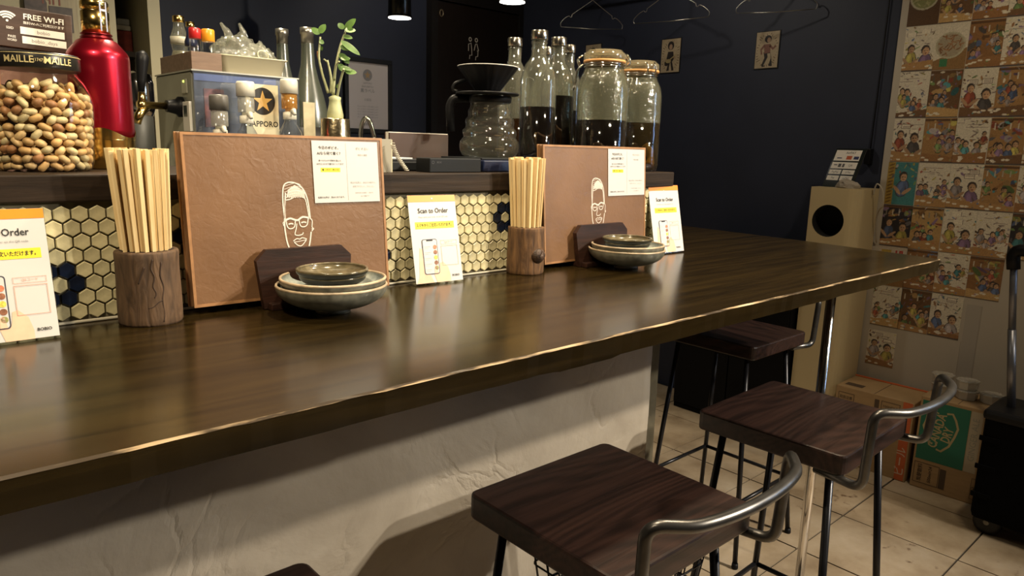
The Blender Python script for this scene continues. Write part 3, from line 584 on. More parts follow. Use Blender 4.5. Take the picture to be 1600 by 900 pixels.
# ------------------------------------------------------------------ acrylic order cards
acryl = glass('clear_acrylic', (.95, .97, .97), .05)
def order_card(loc, rz, label, W=.1, H=.161, lean=math.radians(12.5)):
    t = thing('order_card', label, 'sign', loc, rz); sn, cs = math.sin(lean), math.cos(lean)
    P3 = lambda u, v, d=0: (u, v * sn - d, v * cs + .003)
    obj('acrylic_stand', MB().prism([(0, .0005), (.047, .0005), (.047, .0025), (.0025, .0025), (H * sn + .0022, H * cs + .004), (H * sn, H * cs + .004)], -W/2 - .001, W/2 + .001, lambda u, v, d: (d, u, v)), acryl, t)
    p = MB().prism([(-W/2, .001), (W/2, .001), (W/2, H), (-W/2, H)], .0, .001, lambda u, v, d: P3(u, v, d + .0006)); c = obj('printed_card', p, white, t)
    f1 = lambda u, v: P3(u, v, .0020); f2 = lambda u, v: P3(u, v, .0024); f3 = lambda u, v: P3(u, v, .0028)
    k = H / .161
    Ink().rect(-W/2, .149 * k, W/2, .161 * k).build('orange_band', orange, c, f1)
    Ink().rect(-.040, .100, .042, .1125).build('yellow_band', yellow, c, f1)
    Ink().text('Scan to Order', 0, .1325, .0125, .012, maxw=.064).text('スマホからご注文いただけます。', 0.001, .1062, .0068, .014, maxw=.074).text('BOBIO', .035, .0115, .0052, .02, maxw=.016).build('print', ink, c, f2)
    Ink().text('Please place your order via the QR code.', 0, .1215, .0038, 0, maxw=.062).build('small_print', greyink, c, f2)
    Ink().rect(-.0015, .1535, .0015, .1565).build('hole_mark', white, c, f2)
    # phone held in two hands
    Ink().poly([(-.042, .012), (-.048, .001), (-.012, .001), (-.02, .02), (-.030, .062), (-.036, .066), (-.038, .05)]).poly([(-.012, .022), (-.004, .034), (.0, .032), (.002, .02), (.004, .036), (.010, .038), (.020, .028), (.024, .012), (.024, .001), (-.006, .001)]).build('hands', skin, c, f1)
    def rr(u0, v0, u1, v1, r): 
        return [(u + r * math.cos(a), v + r * math.sin(a)) for (u, v, s) in ((u1 - r, v1 - r, 0), (u0 + r, v1 - r, 1), (u0 + r, v0 + r, 2), (u1 - r, v0 + r, 3)) for a in np.linspace(s * PI/2, (s + 1) * PI/2, 5)]
    Ink().poly(rr(-.0305, .0165, .0015, .081, .004)).build('phone', plain('phone_case', (.06, .06, .08), .4), c, f2)
    Ink().poly(rr(-.029, .018, .0, .0795, .003)).build('phone_screen', white, c, f3)
    f4 = lambda u, v: P3(u, v, .0032)
    Ink().rect(-.021, .0775, -.008, .080).build('phone_notch', ink, c, f4)
    k = Ink()
    for i in range(5): k.rect(-.027, .067 - i * .0105, -.014, .0678 - i * .0105).rect(-.027, .064 - i * .0105, -.018, .0646 - i * .0105)
    k.build('menu_lines', plain('pale_grey_ink', (.5, .5, .5), .6), c, f4)
    for i, cc in enumerate(((.7, .2, .1), (.3, .12, .06), (.7, .6, .1), (.25, .1, .05), (.3, .3, .1))):
        Ink().ell(-.0045, .066 - i * .0095, .004, .004, 12).build('dish_picture', plain('dish_pic%d' % i, cc, .5, var=.4, vscale=300), c, f4)
    Ink().poly([(-.010, .018), (-.009, .030), (-.0055, .033), (-.004, .028), (-.002, .018)]).build('thumb', skin, c, f4)
    Ink().frame(.009, .031, .044, .0675, .0007).frame(.009, .070, .044, .0775, .0005).text('QRコード', .0265, .0738, .004, 0, maxw=.024).build('pink_frames', pink, c, f2)
    return t
order_card((.1155, 1.027, 1.0), math.radians(0), 'clear acrylic order card at the left end of the counter')
order_card((.7745, 1.054, 1.0), math.radians(-5), 'clear acrylic order card between left menu and amber log cup')
order_card((1.488, 1.061, 1.0), math.radians(-4), 'clear acrylic order card beside the right menu', W=.11, H=.168)
# ================================================================== things on the ledge
LZ = 1.2; V3 = Vector
# jar of nuts
jar = thing('nut_jar', 'wide glass jar of nuts with a black lettered lid', 'jar', (.199, 1.212, LZ))
JP = [(.050, 0), (.057, .004), (.0605, .012), (.0625, .04), (.0655, .075), (.0655, .092), (.063, .106), (.056, .122), (.0485, .132), (.046, .1365), (.046, .1395)]
mb = MB(); mb.nocap = True; mb.lathe(JP, 48); mb.lathe([(.050, .0002), (0, .0002)], 32); obj('glass_body', mb, glass('jar_glass', (.95, .96, .93), .04, bump=.06), jar)
lid = obj('lid', MB().lathe([(.0505, .137), (.0525, .139), (.0525, .155), (.0505, .1585), (.0, .1585)], 48), plain('black_lid', (.016, .015, .013), .3), jar)
def bend(R, a0, z0): return lambda u, v: (R * math.sin(a0 + u / R) , -R * math.cos(a0 + u / R), z0 + v)
ca = math.atan2(-.199, 1.212)
k = Ink().text('MAILLE', -.024, 0, .0125, .012, maxw=.036).text('MAILLE', .024, 0, .0125, .012, maxw=.036).text('(1747)', 0, 0, .006, 0, maxw=.012)
k.build('lid_lettering', plain('gold_print', (.75, .62, .30), .35, metal=.3), lid, bend(.0530, ca + .05, .1472))
obj('lid_lines', MB().tube([(.0527 * math.cos(a), .0527 * math.sin(a), .1555) for a in np.linspace(0, 2 * PI, 41)[:-1]], .0005, 5, True), plain('gold_print', (.75, .62, .30)), lid)
nutm = [plain('roasted_nut_%d' % i, c, .5, var=.2, vscale=120, ran=.25) for i, c in enumerate(((.56, .34, .14), (.66, .45, .22), (.36, .17, .07), (.62, .50, .28)))]
def nutmesh(kind, mat):
    bm = bmesh.new(); bmesh.ops.create_icosphere(bm, subdivisions=2, radius=1)
    for v in bm.verts:
        x, y, z = v.co
        if kind == 0: s = 1 - .18 * math.exp(-(x / .35) ** 2); v.co = (x * .0092, y * .0058 * s, z * .0056 * s)
        elif kind == 1: v.co = (x * .0088, y * .0055 + .0032 * (x * x), z * .0052)
        else: v.co = (x * .0078 * (1 + .1 * x), y * .0062, z * .0058)
    me = bpy.data.meshes.new('nut'); bm.to_mesh(me); bm.free(); me.materials.append(mat)
    for p in me.polygons: p.use_smooth = True
    return me
NM = [nutmesh(i % 3, nutm[j]) for i, j in ((0, 0), (1, 1), (2, 2), (0, 1), (2, 0), (1, 3), (0, 3))]
def jr(z):
    for (r0, z0), (r1, z1) in zip(JP, JP[1:]):
        if z0 <= z <= z1: return r0 + (r1 - r0) * (z - z0) / (z1 - z0)
    return .05
rg = random.Random(11); spots = []
z = .0075
row = 0
while z < .106:
    r = jr(z) - .0072; nn = int(2 * PI * r / .0148)
    for i in range(nn): spots.append((r, 2 * PI * (i + (row % 2) * .5 + rg.uniform(-.2, .2)) / nn, z + rg.uniform(-.0015, .0015)))
    z += .0105; row += 1
tops = [(.047 * math.sqrt(rg.random()), rg.uniform(0, 2 * PI), .109 + rg.uniform(-.004, .009)) for _ in range(46)]
cdir = math.atan2(-1.212, -.199); cnt = 0; filler = MB()
for r, a, z in spots + tops:
    da = abs((a - cdir + PI) % (2 * PI) - PI); rotm = Quaternion((rg.gauss(0, 1), rg.gauss(0, 1), rg.gauss(0, 1), rg.gauss(0, 1))).normalized()
    if r > .05:  # nuts against the glass lie along it
        rotm = Quaternion((0, 0, 1), a + PI / 2) @ Quaternion((0, 1, 0), rg.uniform(-.9, .9))
    me = NM[rg.choice((0, 0, 1, 3, 4, 5, 6, 2))]; p = V3((.199 + r * math.cos(a), 1.212 + r * math.sin(a), LZ + z))
    if da < 2.0 or z > .1:
        o = obj('nut', me, None, None, p); o.rotation_mode = 'QUATERNION'; o.rotation_quaternion = rotm; cnt += 1
        tag(o, 'roasted nut in the wide glass jar with the black lid', 'nut', 'nuts in the glass jar')
    else: filler.add([rotm @ v.co + p for v in me.vertices], [tuple(q.vertices) for q in me.polygons], True)
for i in range(430):
    zz = rg.uniform(.008, .104); r = (jr(zz) - .017) * math.sqrt(rg.uniform(.2, 1)); a = rg.uniform(0, 2 * PI); me = NM[i % 7]
    rotm = Quaternion((rg.gauss(0, 1), rg.gauss(0, 1), rg.gauss(0, 1), rg.gauss(0, 1))).normalized(); p = V3((.199 + r * math.cos(a), 1.212 + r * math.sin(a), LZ + zz))
    filler.add([rotm @ v.co + p for v in me.vertices], [tuple(q.vertices) for q in me.polygons], True)
tag(obj('nut_filling', filler, nutm[0]), 'inner mass of roasted nuts deep inside the glass jar', 'nuts', kind='stuff')
# red bottle
rb = thing('red_bottle', 'tall metallic red bottle with gold base and gold cap', 'bottle', (.294, 1.292, LZ))
rm_ = plain('metallic_red', (.34, .008, .022), .3, metal=.85, coat=.3)
obj('body', MB().lathe([(.0425, .048), (.0435, .06), (.0435, .165), (.0432, .172), (.040, .178), (.027, .1935), (.0215, .196)], 48), rm_, rb)
obj('neck_rings', MB().lathe([(.0225, .196), (.0225, .199), (.0205, .1995), (.0205, .2015), (.022, .202), (.022, .204)], 40), plain('dark_red_metal', (.16, .01, .015), .3, metal=.8), rb)
obj('gold_base', MB().lathe([(.041, 0), (.043, .003), (.044, .03), (.0442, .045)] + [(.0442, .0482)], 48, fn=lambda a, z: 1 + .012 * noise.noise(V3((math.cos(a) * 4, math.sin(a) * 4, z * 90)))), gold, rb)
wave = MB(); vs = []; n = 64
for i in range(n):
    a = 2 * PI * i / n; hgt = .056 + .007 * math.sin(3 * a + 1.0); vs += [(.0446 * math.cos(a), .0446 * math.sin(a), .046), (.0446 * math.cos(a), .0446 * math.sin(a), hgt)]
wave.add(vs, [(2 * i, (2 * i + 2) % (2 * n), (2 * i + 3) % (2 * n), 2 * i + 1) for i in range(n)], True); obj('gold_wave', wave, gold, rb)
obj('cap', MB().lathe([(.0195, .204), (.0195, .236), (.0175, .2365), (.0175, .239), (.0195, .2395), (.0195, .249), (.018, .252), (0, .252)], 40), gold, rb)
obj('cap_sticker', MB().prism([(-.006, .207), (.006, .207), (.006, .25), (-.006, .25)], 0, .0006, lambda u, v, d: (.0198 * math.cos(-1.15 + u / .0198) * (1 + d * 20), .0198 * math.sin(-1.15 + u / .0198) * (1 + d * 20), v)), plain('silver_sticker', (.6, .58, .62), .25, metal=.7, var=.3, vscale=200), rb)
# wi-fi sign in leather holder
wf = thing('wifi_sign', 'small brown wood-look free wi-fi sign in a leather-edged holder', 'sign', (.214, 1.352, LZ), rot=(0, math.radians(2.5), 0))
sgn = obj('sign_board', MB().box((-.051, 0, .178), (.051, .004, .237), .001), wood('dark_sign_wood', (.026, .013, .009), (.066, .036, .025), 'x', 4, .5, .3, stretch=10), wf)
fw_ = lambda u, v: (u, -.0006, v)
k = Ink().text('FREE WI-FI', .013, .2245, .0115, .02, maxw=.055).text('無料Wi-Fiご利用頂けます', .013, .2155, .0048, .01, maxw=.054).text('SSID', -.031, .2055, .005, .01, maxw=.012).text('PASS', -.029, .1935, .0048, .01, maxw=.012).text('WORD', -.029, .1885, .0048, .01, maxw=.012)
for i, r in enumerate((.004, .0075, .011, .0145)):
    if i == 0: k.ell(-.034, .2155, .0018, .0018, 12)
    else: k.stroke([(-.034 + r * math.sin(a), .2135 + r * math.cos(a)) for a in np.linspace(-.8, .8, 10)], .0024)
k.build('lettering', whiteprint, sgn, fw_)
Ink().rect(-.018, .199, .040, .2095).rect(-.016, .1855, .042, .196).build('white_fields', whiteprint, sgn, fw_)
Ink().text('bobio', .012, .2042, .0075, 0).text('bobio_days', .013, .1907, .0075, 0).build('field_print', greyink, sgn, lambda u, v: (u, -.0009, v))
obj('holder', MB().box((-.050, -.008, 0), (.052, .0, .168), .002), plain('holder_leather', (.20, .10, .075), .5, var=.15), wf)
obj('holder_edge', MB().box((-.051, -.0095, .163), (.053, .001, .1695), .001).box((-.0515, -.0095, 0), (-.0475, .001, .163), .001).box((.0495, -.0095, 0), (.0535, .001, .163), .001), plain('orange_leather_edge', (.50, .20, .06), .5), wf)
obj('backing', MB().box((-.051, .0045, 0), (.051, .008, .2), .001), plain('dark_backing', (.02, .012, .01), .6), wf)
# plant in a hammered pot
pl = thing('potted_plant', 'bulb-stemmed succulent with small leaves in a hammered metal pot', 'plant', (.693, 1.285, LZ))
obj('pot', MB().lathe([(.0285, 0), (.0295, .004), (.0285, .05), (.027, .094), (.0262, .0955), (.025, .093), (.0, .088)], 40, fn=lambda a, z: 1 + .018 * noise.noise(V3((math.cos(a) * 5, math.sin(a) * 5, z * 130)))), plain('hammered_metal', (.66, .55, .34), .22, metal=1, bump=.5, bscale=55), pl)
stemm = plain('pale_green_stem', (.34, .36, .20), .5, var=.25, vscale=40); leafm = plain('fleshy_leaf', (.10, .19, .045), .35, var=.3, vscale=60, ran=.25)
obj('caudex', MB().lathe([(.012, .085), (.0155, .094), (.0155, .103), (.0135, .112), (.0115, .121), (.0108, .129), (.0118, .135), (.004, .139)], 24, fn=lambda a, z: 1 + .06 * noise.noise(V3((math.cos(a) * 2, math.sin(a) * 2, z * 60)))), stemm, pl)
RV = V3((.745, -.667, 0)); FV = V3((.667, .745, 0))
def cp(px, py, d=0): # offsets measured beside the pot rim: right, up, away
    return RV * ((px - 1150) / 3.9 * .00122) + V3((0, 0, .0955 + (715 - py) / 3.9 * .00119)) + FV * d
stems = [([(1110, 560), (1075, 440), (1058, 340), (1070, 225)], .0026, 0), ([(1125, 560), (1132, 470), (1115, 365)], .0026, -.004), ([(1140, 570), (1152, 430), (1180, 290), (1215, 185)], .0028, .003), ([(1160, 600), (1185, 510), (1212, 440), (1225, 420)], .0024, -.008), ([(1150, 480), (1165, 400), (1190, 372)], .0022, -.006), ([(1105, 370), (1090, 358)], .0018, -.004)]
for pts, r, d in stems:
    P_ = smooth_path([cp(a, b, d * i) for i, (a, b) in enumerate(pts)], 5); obj('stem', MB().tube(P_, [r * (1.1 - .4 * i / len(P_)) for i in range(len(P_))], 8), stemm, pl)
def leafmesh(L, W_):
    mb = MB(); n_ = 9; up = []; dn = []
    for i in range(n_):
        t = i / (n_ - 1); w_ = W_ * max(0, math.sin(PI * (t ** .85))) ** .62 * .5 + .0003; up.append((t * L, w_, .0006 * math.sin(t * PI) - t * t * L * .08)); dn.append((t * L, -w_, .0006 * math.sin(t * PI) - t * t * L * .08))
    mid = [(t * L, 0, .0012 * math.sin(t * PI) - (t) ** 2 * L * .08 - .0012 * math.sin(t * PI)) for t in np.linspace(0, 1, n_)]
    und = [(x, y * .8, z - .0014) for x, y, z in mid]
    mb.add(up + mid + dn, [(i, i + 1, n_ + i + 1, n_ + i) for i in range(n_ - 1)] + [(n_ + i, n_ + i + 1, 2 * n_ + i + 1, 2 * n_ + i) for i in range(n_ - 1)], True)
    mb.add(up + und + dn, [(n_ + i, n_ + i + 1, i + 1, i) for i in range(n_ - 1)] + [(2 * n_ + i, 2 * n_ + i + 1, n_ + i + 1, n_ + i) for i in range(n_ - 1)], True)
    return mb.mesh('leaf')
leaves = [((1068, 205), (1102, 150), 14), ((1066, 210), (1015, 170), 12), ((1215, 180), (1280, 110), 15), ((1212, 178), (1175, 135), 11), ((1218, 182), (1280, 175), 12), ((1205, 215), (1262, 225), 9), ((1195, 245), (1312, 325), 12), ((1190, 270), (1240, 300), 11), ((1180, 320), (1240, 375), 13), ((1190, 350), (1245, 345), 10), ((1175, 385), (1215, 425), 12), ((1215, 425), (1285, 430), 12), ((1190, 400), (1260, 415), 8), ((1160, 525), (1185, 505), 7), ((1065, 250), (1092, 262), 9), ((1070, 275), (1074, 305), 6)]
for (x0, y0), (x1, y1), W_ in leaves:
    a, b = cp(x0, y0, rg.uniform(-.004, .004)), cp(x1, y1, rg.uniform(-.012, .006)); d = b - a; L = d.length
    o = obj('leaf', leafmesh(L, W_ * .00098), leafm, pl, a); o.rotation_mode = 'QUATERNION'
    X = d.normalized(); Zv = (V3((-.667, -.745, .5))); Zv = (Zv - X * Zv.dot(X)).normalized(); Yv = Zv.cross(X); o.rotation_quaternion = Matrix((X, Yv, Zv)).transposed().to_quaternion()
obj('dry_leaf', leafmesh(.017, .005), plain('dry_orange_leaf', (.45, .20, .08), .6), pl, cp(1050, 310), (0, 1.3, .5))
# booklet, spiral cord, devices beside the coffee things
bk_ = thing('booklet', 'cream paper booklet standing behind the left menu', 'booklet', (.676, 1.135, LZ), math.radians(-2))
obj('pages', MB().box((0, 0, 0), (.048, .016, .058)), plain('cream_pages', (.62, .55, .36), .6), bk_); obj('cover', MB().box((-.001, -.001, 0), (.046, -.0001, .059)), plain('grey_board', (.30, .28, .22), .6), bk_)
pts = []
for i in range(220):
    t = i / 219; base = V3((.715 + .022 * t ** 1.5, 1.118 - .012 * t, LZ + .052 - .047 * t ** .9)); a = t * 2 * PI * 16; pts.append(base + RV * .0035 * math.cos(a) + V3((0, 0, .0012)) * math.sin(a) + FV * .003 * math.sin(a))
tag(obj('spiral_cord', MB().tube(pts, .0009, 5), plain('pale_cord', (.45, .42, .34), .5)), 'coiled pale cord hanging beside the left menu edge', 'cord')
dev = plain('charcoal_plastic', (.009, .010, .011), .5, spec=.2); devblue = plain('dark_blue_plastic', (.008, .012, .035), .3)
tb = thing('tablet_tray', 'flat black tray lying on the ledge beside the scale', 'tray', (.73, 1.172, LZ))
obj('tray', MB().box((0, 0, 0), (.19, .115, .019), .003), dev, tb); obj('tray_lip', MB().box((.004, .004, .0192), (.186, .111, .0222), .001), plain('tray_top', (.012, .012, .013), .4, spec=.25), tb)
cr = thing('card_reader', 'charcoal oblong card reader in front of the black tray', 'card reader', (.79, 1.11, LZ))
obj('reader_body', MB().box((0, 0, 0), (.124, .045, .027), .002), dev, cr)
Ink().ring(.008, .019, .0025, .0025, .0008).text('BOX', .022, .019, .005, .01).build('marking', plain('dim_print', (.05, .05, .055), .5), cr, lambda u, v: (u, -.0003, v))
sc_ = thing('coffee_scale', 'dark blue and black coffee scale under the glass server', 'scale', (.926, 1.118, LZ))
obj('scale_body', MB().box((0, 0, 0), (.158, .155, .024), .003), devblue, sc_); obj('scale_plate', MB().box((.006, .012, .0242), (.152, .15, .028), .001), dev, sc_)
bo = thing('brown_folder', 'brown folder with white page edges standing behind the tray', 'folder', (.825, 1.302, LZ))
obj('cover', MB().box((0, 0, 0), (.152, .004, .074), .0008), plain('brown_board', (.045, .019, .009), .5, var=.15), bo)
obj('pages', MB().box((.001, .0042, .001), (.153, .016, .0755)), plain('page_white', (.75, .70, .62), .6), bo); obj('rear_cover', MB().box((0, .0162, 0), (.154, .019, .0745), .0008), plain('brown_board', (.075, .033, .016)), bo)
ws = tag(obj('white_envelope', MB().box((.742, 1.18, LZ + .0226), (.80, 1.28, LZ + .0255), .0006), plain('pale_sheet', (.42, .46, .48), .5)), 'pale flat envelope lying on the black tray', 'envelope')
# glass coffee server with dripper
cs = thing('coffee_server', 'ribbed glass coffee server with black collar and handle', 'coffee pot', (1.008, 1.198, LZ + .0282))
RB = [(.0, .0006), (.050, .0006), (.058, .004), (.0635, .014), (.0645, .024), (.0625, .033), (.058, .0385), (.0555, .0415), (.0565, .045), (.058, .050), (.057, .056), (.053, .0605), (.0505, .0635), (.0515, .068), (.0525, .073), (.051, .079), (.0475, .083), (.0455, .086), (.0465, .091), (.046, .096), (.0435, .101), (.0415, .105), (.041, .112), (.0425, .121), (.045, .127)]
mb = MB(); mb.nocap = True; mb.lathe(RB, 48); obj('glass_body', mb, glass('server_glass', (.95, .96, .93), .03, body=.025, bodycol=(.75, .72, .55)), cs)
obj('collar', MB().lathe([(.0405, .112), (.0445, .114), (.0455, .124), (.044, .1275), (.041, .1275)], 40), blackplastic, cs)
hp = fillet([(-.043, .0, .121), (-.078, .0, .121), (-.086, .0, .105), (-.083, 0, .052)], .014, 6); hd = V3((-.745, .667, 0))
obj('handle', MB().tube([hd * -p.x + V3((0, 0, p.z)) for p in hp], .009, 10), blackplastic, cs)
dp = thing('coffee_dripper', 'black ribbed coffee dripper cone sitting on the glass server', 'dripper', (1.000, 1.198, LZ + .1565))
obj('base_ring', MB().lathe([(.03, 0), (.066, 0), (.0665, .004), (.03, .0065)], 40), blackplastic, dp)
obj('cone', MB().lathe([(.026, .0065), (.028, .010), (.062, .054), (.0635, .056), (.061, .056), (.027, .014), (0, .013)], 72, fn=lambda a, z: 1 + .016 * math.sin(18 * a)), blackplastic, dp)
obj('rim_edge', MB().tube([(.0628 * math.cos(a), .0628 * math.sin(a), .0565) for a in np.linspace(0, 2 * PI, 49)[:-1]], .0011, 6, True), plain('pale_edge', (.5, .49, .46), .5), dp)
obj('dripper_handle', MB().tube(fillet([hd * .05 + V3((0, 0, .004)), hd * .074 + V3((0, 0, .008)), hd * .07 + V3((0, 0, .022)), hd * .045 + V3((0, 0, .030))], .01, 4), .004, 8), blackplastic, dp)
sp = thing('glass_scoop', 'clear scoop lying in the black dripper cone', 'scoop', (.985, 1.215, LZ + .206))
mb = MB().lathe([(.0, -.010), (.009, -.009), (.0145, -.003), (.0155, .004), (.0145, .0085), (.0, .011)], 24); obj('scoop_bowl', mb, glass('frosted_clear', (.8, .82, .78), .15, body=.25, bodycol=(.6, .6, .55)), sp)
obj('scoop_stem', MB().tube([RV * .012, RV * .03 + V3((0, 0, -.004)), RV * .048 + V3((0, 0, -.012))], [.004, .003, .0025], 8), MATS['frosted_clear'], sp)
# bottles of cold brew
coffee = plain('black_coffee', (.004, .003, .0025), .06); coffeebrown = glass('brown_liquid', (.30, .15, .06), .05, body=.25, bodycol=(.05, .022, .008))
bg = glass('bottle_glass', (.96, .97, .96), .03); haze = glass('inner_reflection_haze', (.86, .88, .84), .06, body=.11, bodycol=(.62, .60, .48)); jhaze = glass('mist_reflection_haze', (.84, .87, .78), .10, body=.14, bodycol=(.60, .58, .42), bump=.5, bscale=90)  # hazes: diffuse colour stands in for inner reflections and condensation
def bottle(x, y, z, R, H, liq, label, brown=False, group='swing-neck bottles of cold brew coffee'):
    t = thing('glass_bottle', label, 'bottle', (x, y, z), group=group); s = H
    pr = [(R * .9, 0), (R, .006), (R, s * .61), (R * .975, s * .66), (R * .89, s * .715), (R * .72, s * .765), (R * .52, s * .80), (R * .43, s * .825), (R * .40, s * .93)]
    mb = MB(); mb.nocap = True; mb.lathe(pr, 40); obj('glass_body', mb, bg, t)
    obj('liquid', MB().lathe([(R * .88, .002), (R - .0015, .008), (R - .0015, liq), (0, liq)], 40), coffeebrown if brown else coffee, t)
    hz = MB(); hz.nocap = True; hz.lathe([(R - .0012, liq + .0005)] + [(r_ - .0012, z_) for r_, z_ in pr if z_ > liq + .002], 36); obj('inner_reflection_haze', hz, haze, t)
    obj('cap', MB().lathe([(R * .45, s * .935), (R * .46, s * .938), (R * .46, s * .995), (R * .43, s), (0, s)], 32), silvercap, t)
    obj('neck_ring', MB().lathe([(R * .41, s * .905), (R * .45, s * .91), (R * .45, s * .922), (R * .41, s * .93)], 32), bg, t); return t
bottle(1.139, 1.19, LZ, .0405, .302, .139, 'tall clear bottle half full of black coffee, nearest beside the server')
bottle(1.285, 1.275, LZ, .041, .312, .175, 'tall clear bottle full of black coffee behind the big jar')
bottle(1.197, 1.335, LZ, .0385, .306, .118, 'tall clear bottle with brown drink behind the dripper', True)
bottle(1.332, 1.367, LZ, .038, .302, .15, 'silver-capped bottle seen between the two front bottles')
bottle(1.425, 1.375, LZ, .0375, .318, .15, 'silver-capped bottle mostly hidden behind the big jar')
# clip-top jars
def clip_jar(x, y, H, R, liq, lm, label, rot, extra=None):
    t = thing('clip_top_jar', label, 'jar', (x, y, LZ), rot)
    pr = [(R * .86, 0), (R * .97, .006), (R, .02), (R, H * .62), (R * .985, H * .70), (R * .92, H * .77), (R * .79, H * .83), (R * .745, H * .86), (R * .745, H * .895), (R * .77, H * .90)]
    mb = MB(); mb.nocap = True; mb.lathe(pr, 48); mb.lathe([(R * .86, .0003), (0, .0003)], 32); obj('glass_body', mb, glass('jar_glass_wavy', (.97, .98, .96), .04, bump=.12, bscale=40), t)
    obj('liquid', MB().lathe([(R * .84, .003), (R - .002, .02), (R - .002, liq), (0, liq)], 40), lm, t)
    hz = MB(); hz.nocap = True; hz.lathe([(R - .0015, liq + .0005)] + [(r_ - .0015, z_) for r_, z_ in pr if z_ > liq + .002], 40); obj('inner_reflection_haze', hz, jhaze, t)
    obj('gasket', MB().lathe([(R * .74, H * .90), (R * .81, H * .902), (R * .81, H * .918), (R * .74, H * .92)], 40), plain('orange_rubber', (.60, .30, .10), .5), t)
    mb = MB(); mb.lathe([(R * .79, H * .921), (R * .81, H * .93), (R * .81, H * .958), (R * .79, H * .975), (R * .74, H * .985), (R * .70, H * .987), (R * .68, H), (R * .62, H), (R * .6, H * .985), (0, H * .985)], 40); obj('glass_lid', mb, glass('lid_glass', (.88, .9, .82), .06, body=.14, bodycol=(.7, .62, .42)), t)
    wr = MB()
    for zz, rr in ((H * .868, R * .765), (H * .888, R * .775)): wr.tube([(rr * math.cos(a), rr * math.sin(a), zz) for a in np.linspace(0, 2 * PI, 41)[:-1]], .0018, 6, True)
    for s in (-1, 1): wr.tube(fillet([(R * .84, s * .011, H * .88), (R * .93, s * .011, H * .89), (R * .95, s * .011, H * .94), (R * .80, s * .011, H * .975)], .006, 3), .0021, 6)
    wr.tube(fillet([(-R * .84, -.016, H * .88), (-R * 1.0, -.016, H * .86), (-R * 1.12, -.016, H * .72), (-R * 1.16, -.010, H * .68), (-R * 1.16, .010, H * .68), (-R * 1.12, .016, H * .72), (-R * 1.0, .016, H * .86), (-R * .84, .016, H * .88)], .006, 3), .0021, 6)
    wr.tube(fillet([(-R * .95, -.016, H * .87), (-R * 1.06, -.014, H * .93), (-R * .85, -.010, H * .96), (-R * .85, .010, H * .96), (-R * 1.06, .014, H * .93), (-R * .95, .016, H * .87)], .006, 3), .0021, 6)
    obj('wire_clip', wr, chrome, t)
    return t
clip_jar(1.322, 1.160, .276, .0605, .118, coffee, 'large clip-top jar half full of black liquid, beside the bottles', math.radians(-42))
clip_jar(1.4665, 1.172, .266, .0605, .118, glass('amber_liquid', (.42, .33, .18), .04, body=.12, bodycol=(.10, .07, .03)), 'large clip-top jar of clear brown liquid at the ledge end', math.radians(-130 + 20))
gi = tag(obj('ginger_piece', MB().tube(smooth_path([(1.497, 1.148, LZ + .014), (1.505, 1.150, LZ + .03), (1.508, 1.160, LZ + .05), (1.500, 1.168, LZ + .066)], 4), [.010 + .002 * math.sin(i) for i in range(13)], 10), plain('pale_ginger', (.55, .40, .20), .6, var=.2, vscale=60)), 'pale chunk sunk at the bottom of the brown jar', 'ginger')
# ================================================================== behind the bar
WZ = 1.10
wc = thing('work_counter', 'steel work counter behind the bar ledge', 'counter', (0, 0, 0))
obj('steel_top', MB().box((-1.2, 1.47, WZ - .03), (1.25, 1.98, WZ), .003), plain('brushed_steel', (.22, .22, .21), .4, metal=.8), wc); obj('cabinet_body', MB().box((-1.2, 1.5, 0), (1.25, 1.96, WZ - .031)), plain('dark_cabinet', (.03, .03, .03), .5), wc)
bsf = thing('back_shelf', 'low steel stand against the cream wall behind the tap', 'stand', (0, 0, 0)); obj('shelf_top', MB().box((.2, 2.2, WZ - .03), (.685, 2.415, WZ), .002), plain('brushed_steel', (.22, .22, .21)), bsf); obj('shelf_body', MB().box((.21, 2.21, 0), (.675, 2.41, WZ - .0305)), plain('dark_cabinet', (.03, .03, .03)), bsf)
bs = thing('beer_server', 'steel beer server with acrylic front and black star sign', 'beer dispenser', (.52, 1.55, WZ)); W, D, H = .226, .238, .285
obj('body', MB().box((0, .01, 0), (W, D, H), .003), plain('grey_green_steel', (.20, .205, .165), .38, metal=.25, var=.15, vscale=12), bs)
obj('top_trim', MB().box((-.002, -.002, H), (W + .002, D, H + .003)), plain('trim_grey', (.30, .30, .27), .35, metal=.4), bs)
obj('front_backing', MB().box((.004, .004, .004), (W - .004, .0098, H - .004)), plain('dim_blue_backing', (.07, .08, .10), .4, var=.5, vscale=25), bs)
obj('acrylic_front', MB().box((0, -.004, 0), (W, -.002, H)), glass('acrylic_front_sheet', (.9, .93, .98), .06, body=.05, bodycol=(.5, .55, .7)), bs)
obj('blue_light_strip', MB().box((.004, .0020, H - .018), (W * .78, .0038, H - .004)), plain('blue_light_strip', (.10, .14, .30), .4), bs)  # blue light along the top edge, put into the strip's colour
obj('picture', MB().box((.022, .0018, .175), (.062, .0038, .252)), plain('dark_picture', (.16, .045, .03), .5, var=.9, vscale=60), bs)
pn = obj('star_sign', MB().box((.104, -.0068, .163), (.176, -.0045, .268)), plain('cream_sign', (.66, .60, .42), .5), bs); fs_ = lambda e: (lambda u, v: (u, -.0068 - e, v))
Ink().ell(.141, .233, .0275, .0285, 40).text('SAPPORO', .141, .185, .0165, .02, maxw=.066).build('sign_print', ink, pn, fs_(.0002))
Ink().poly([(.141 + (.0225 if i % 2 == 0 else .0088) * math.sin(PI * i / 5), .232 + (.0235 if i % 2 == 0 else .0092) * math.cos(PI * i / 5)) for i in range(10)]).build('gold_star', plain('star_gold', (.62, .38, .12), .4), pn, fs_(.0006))
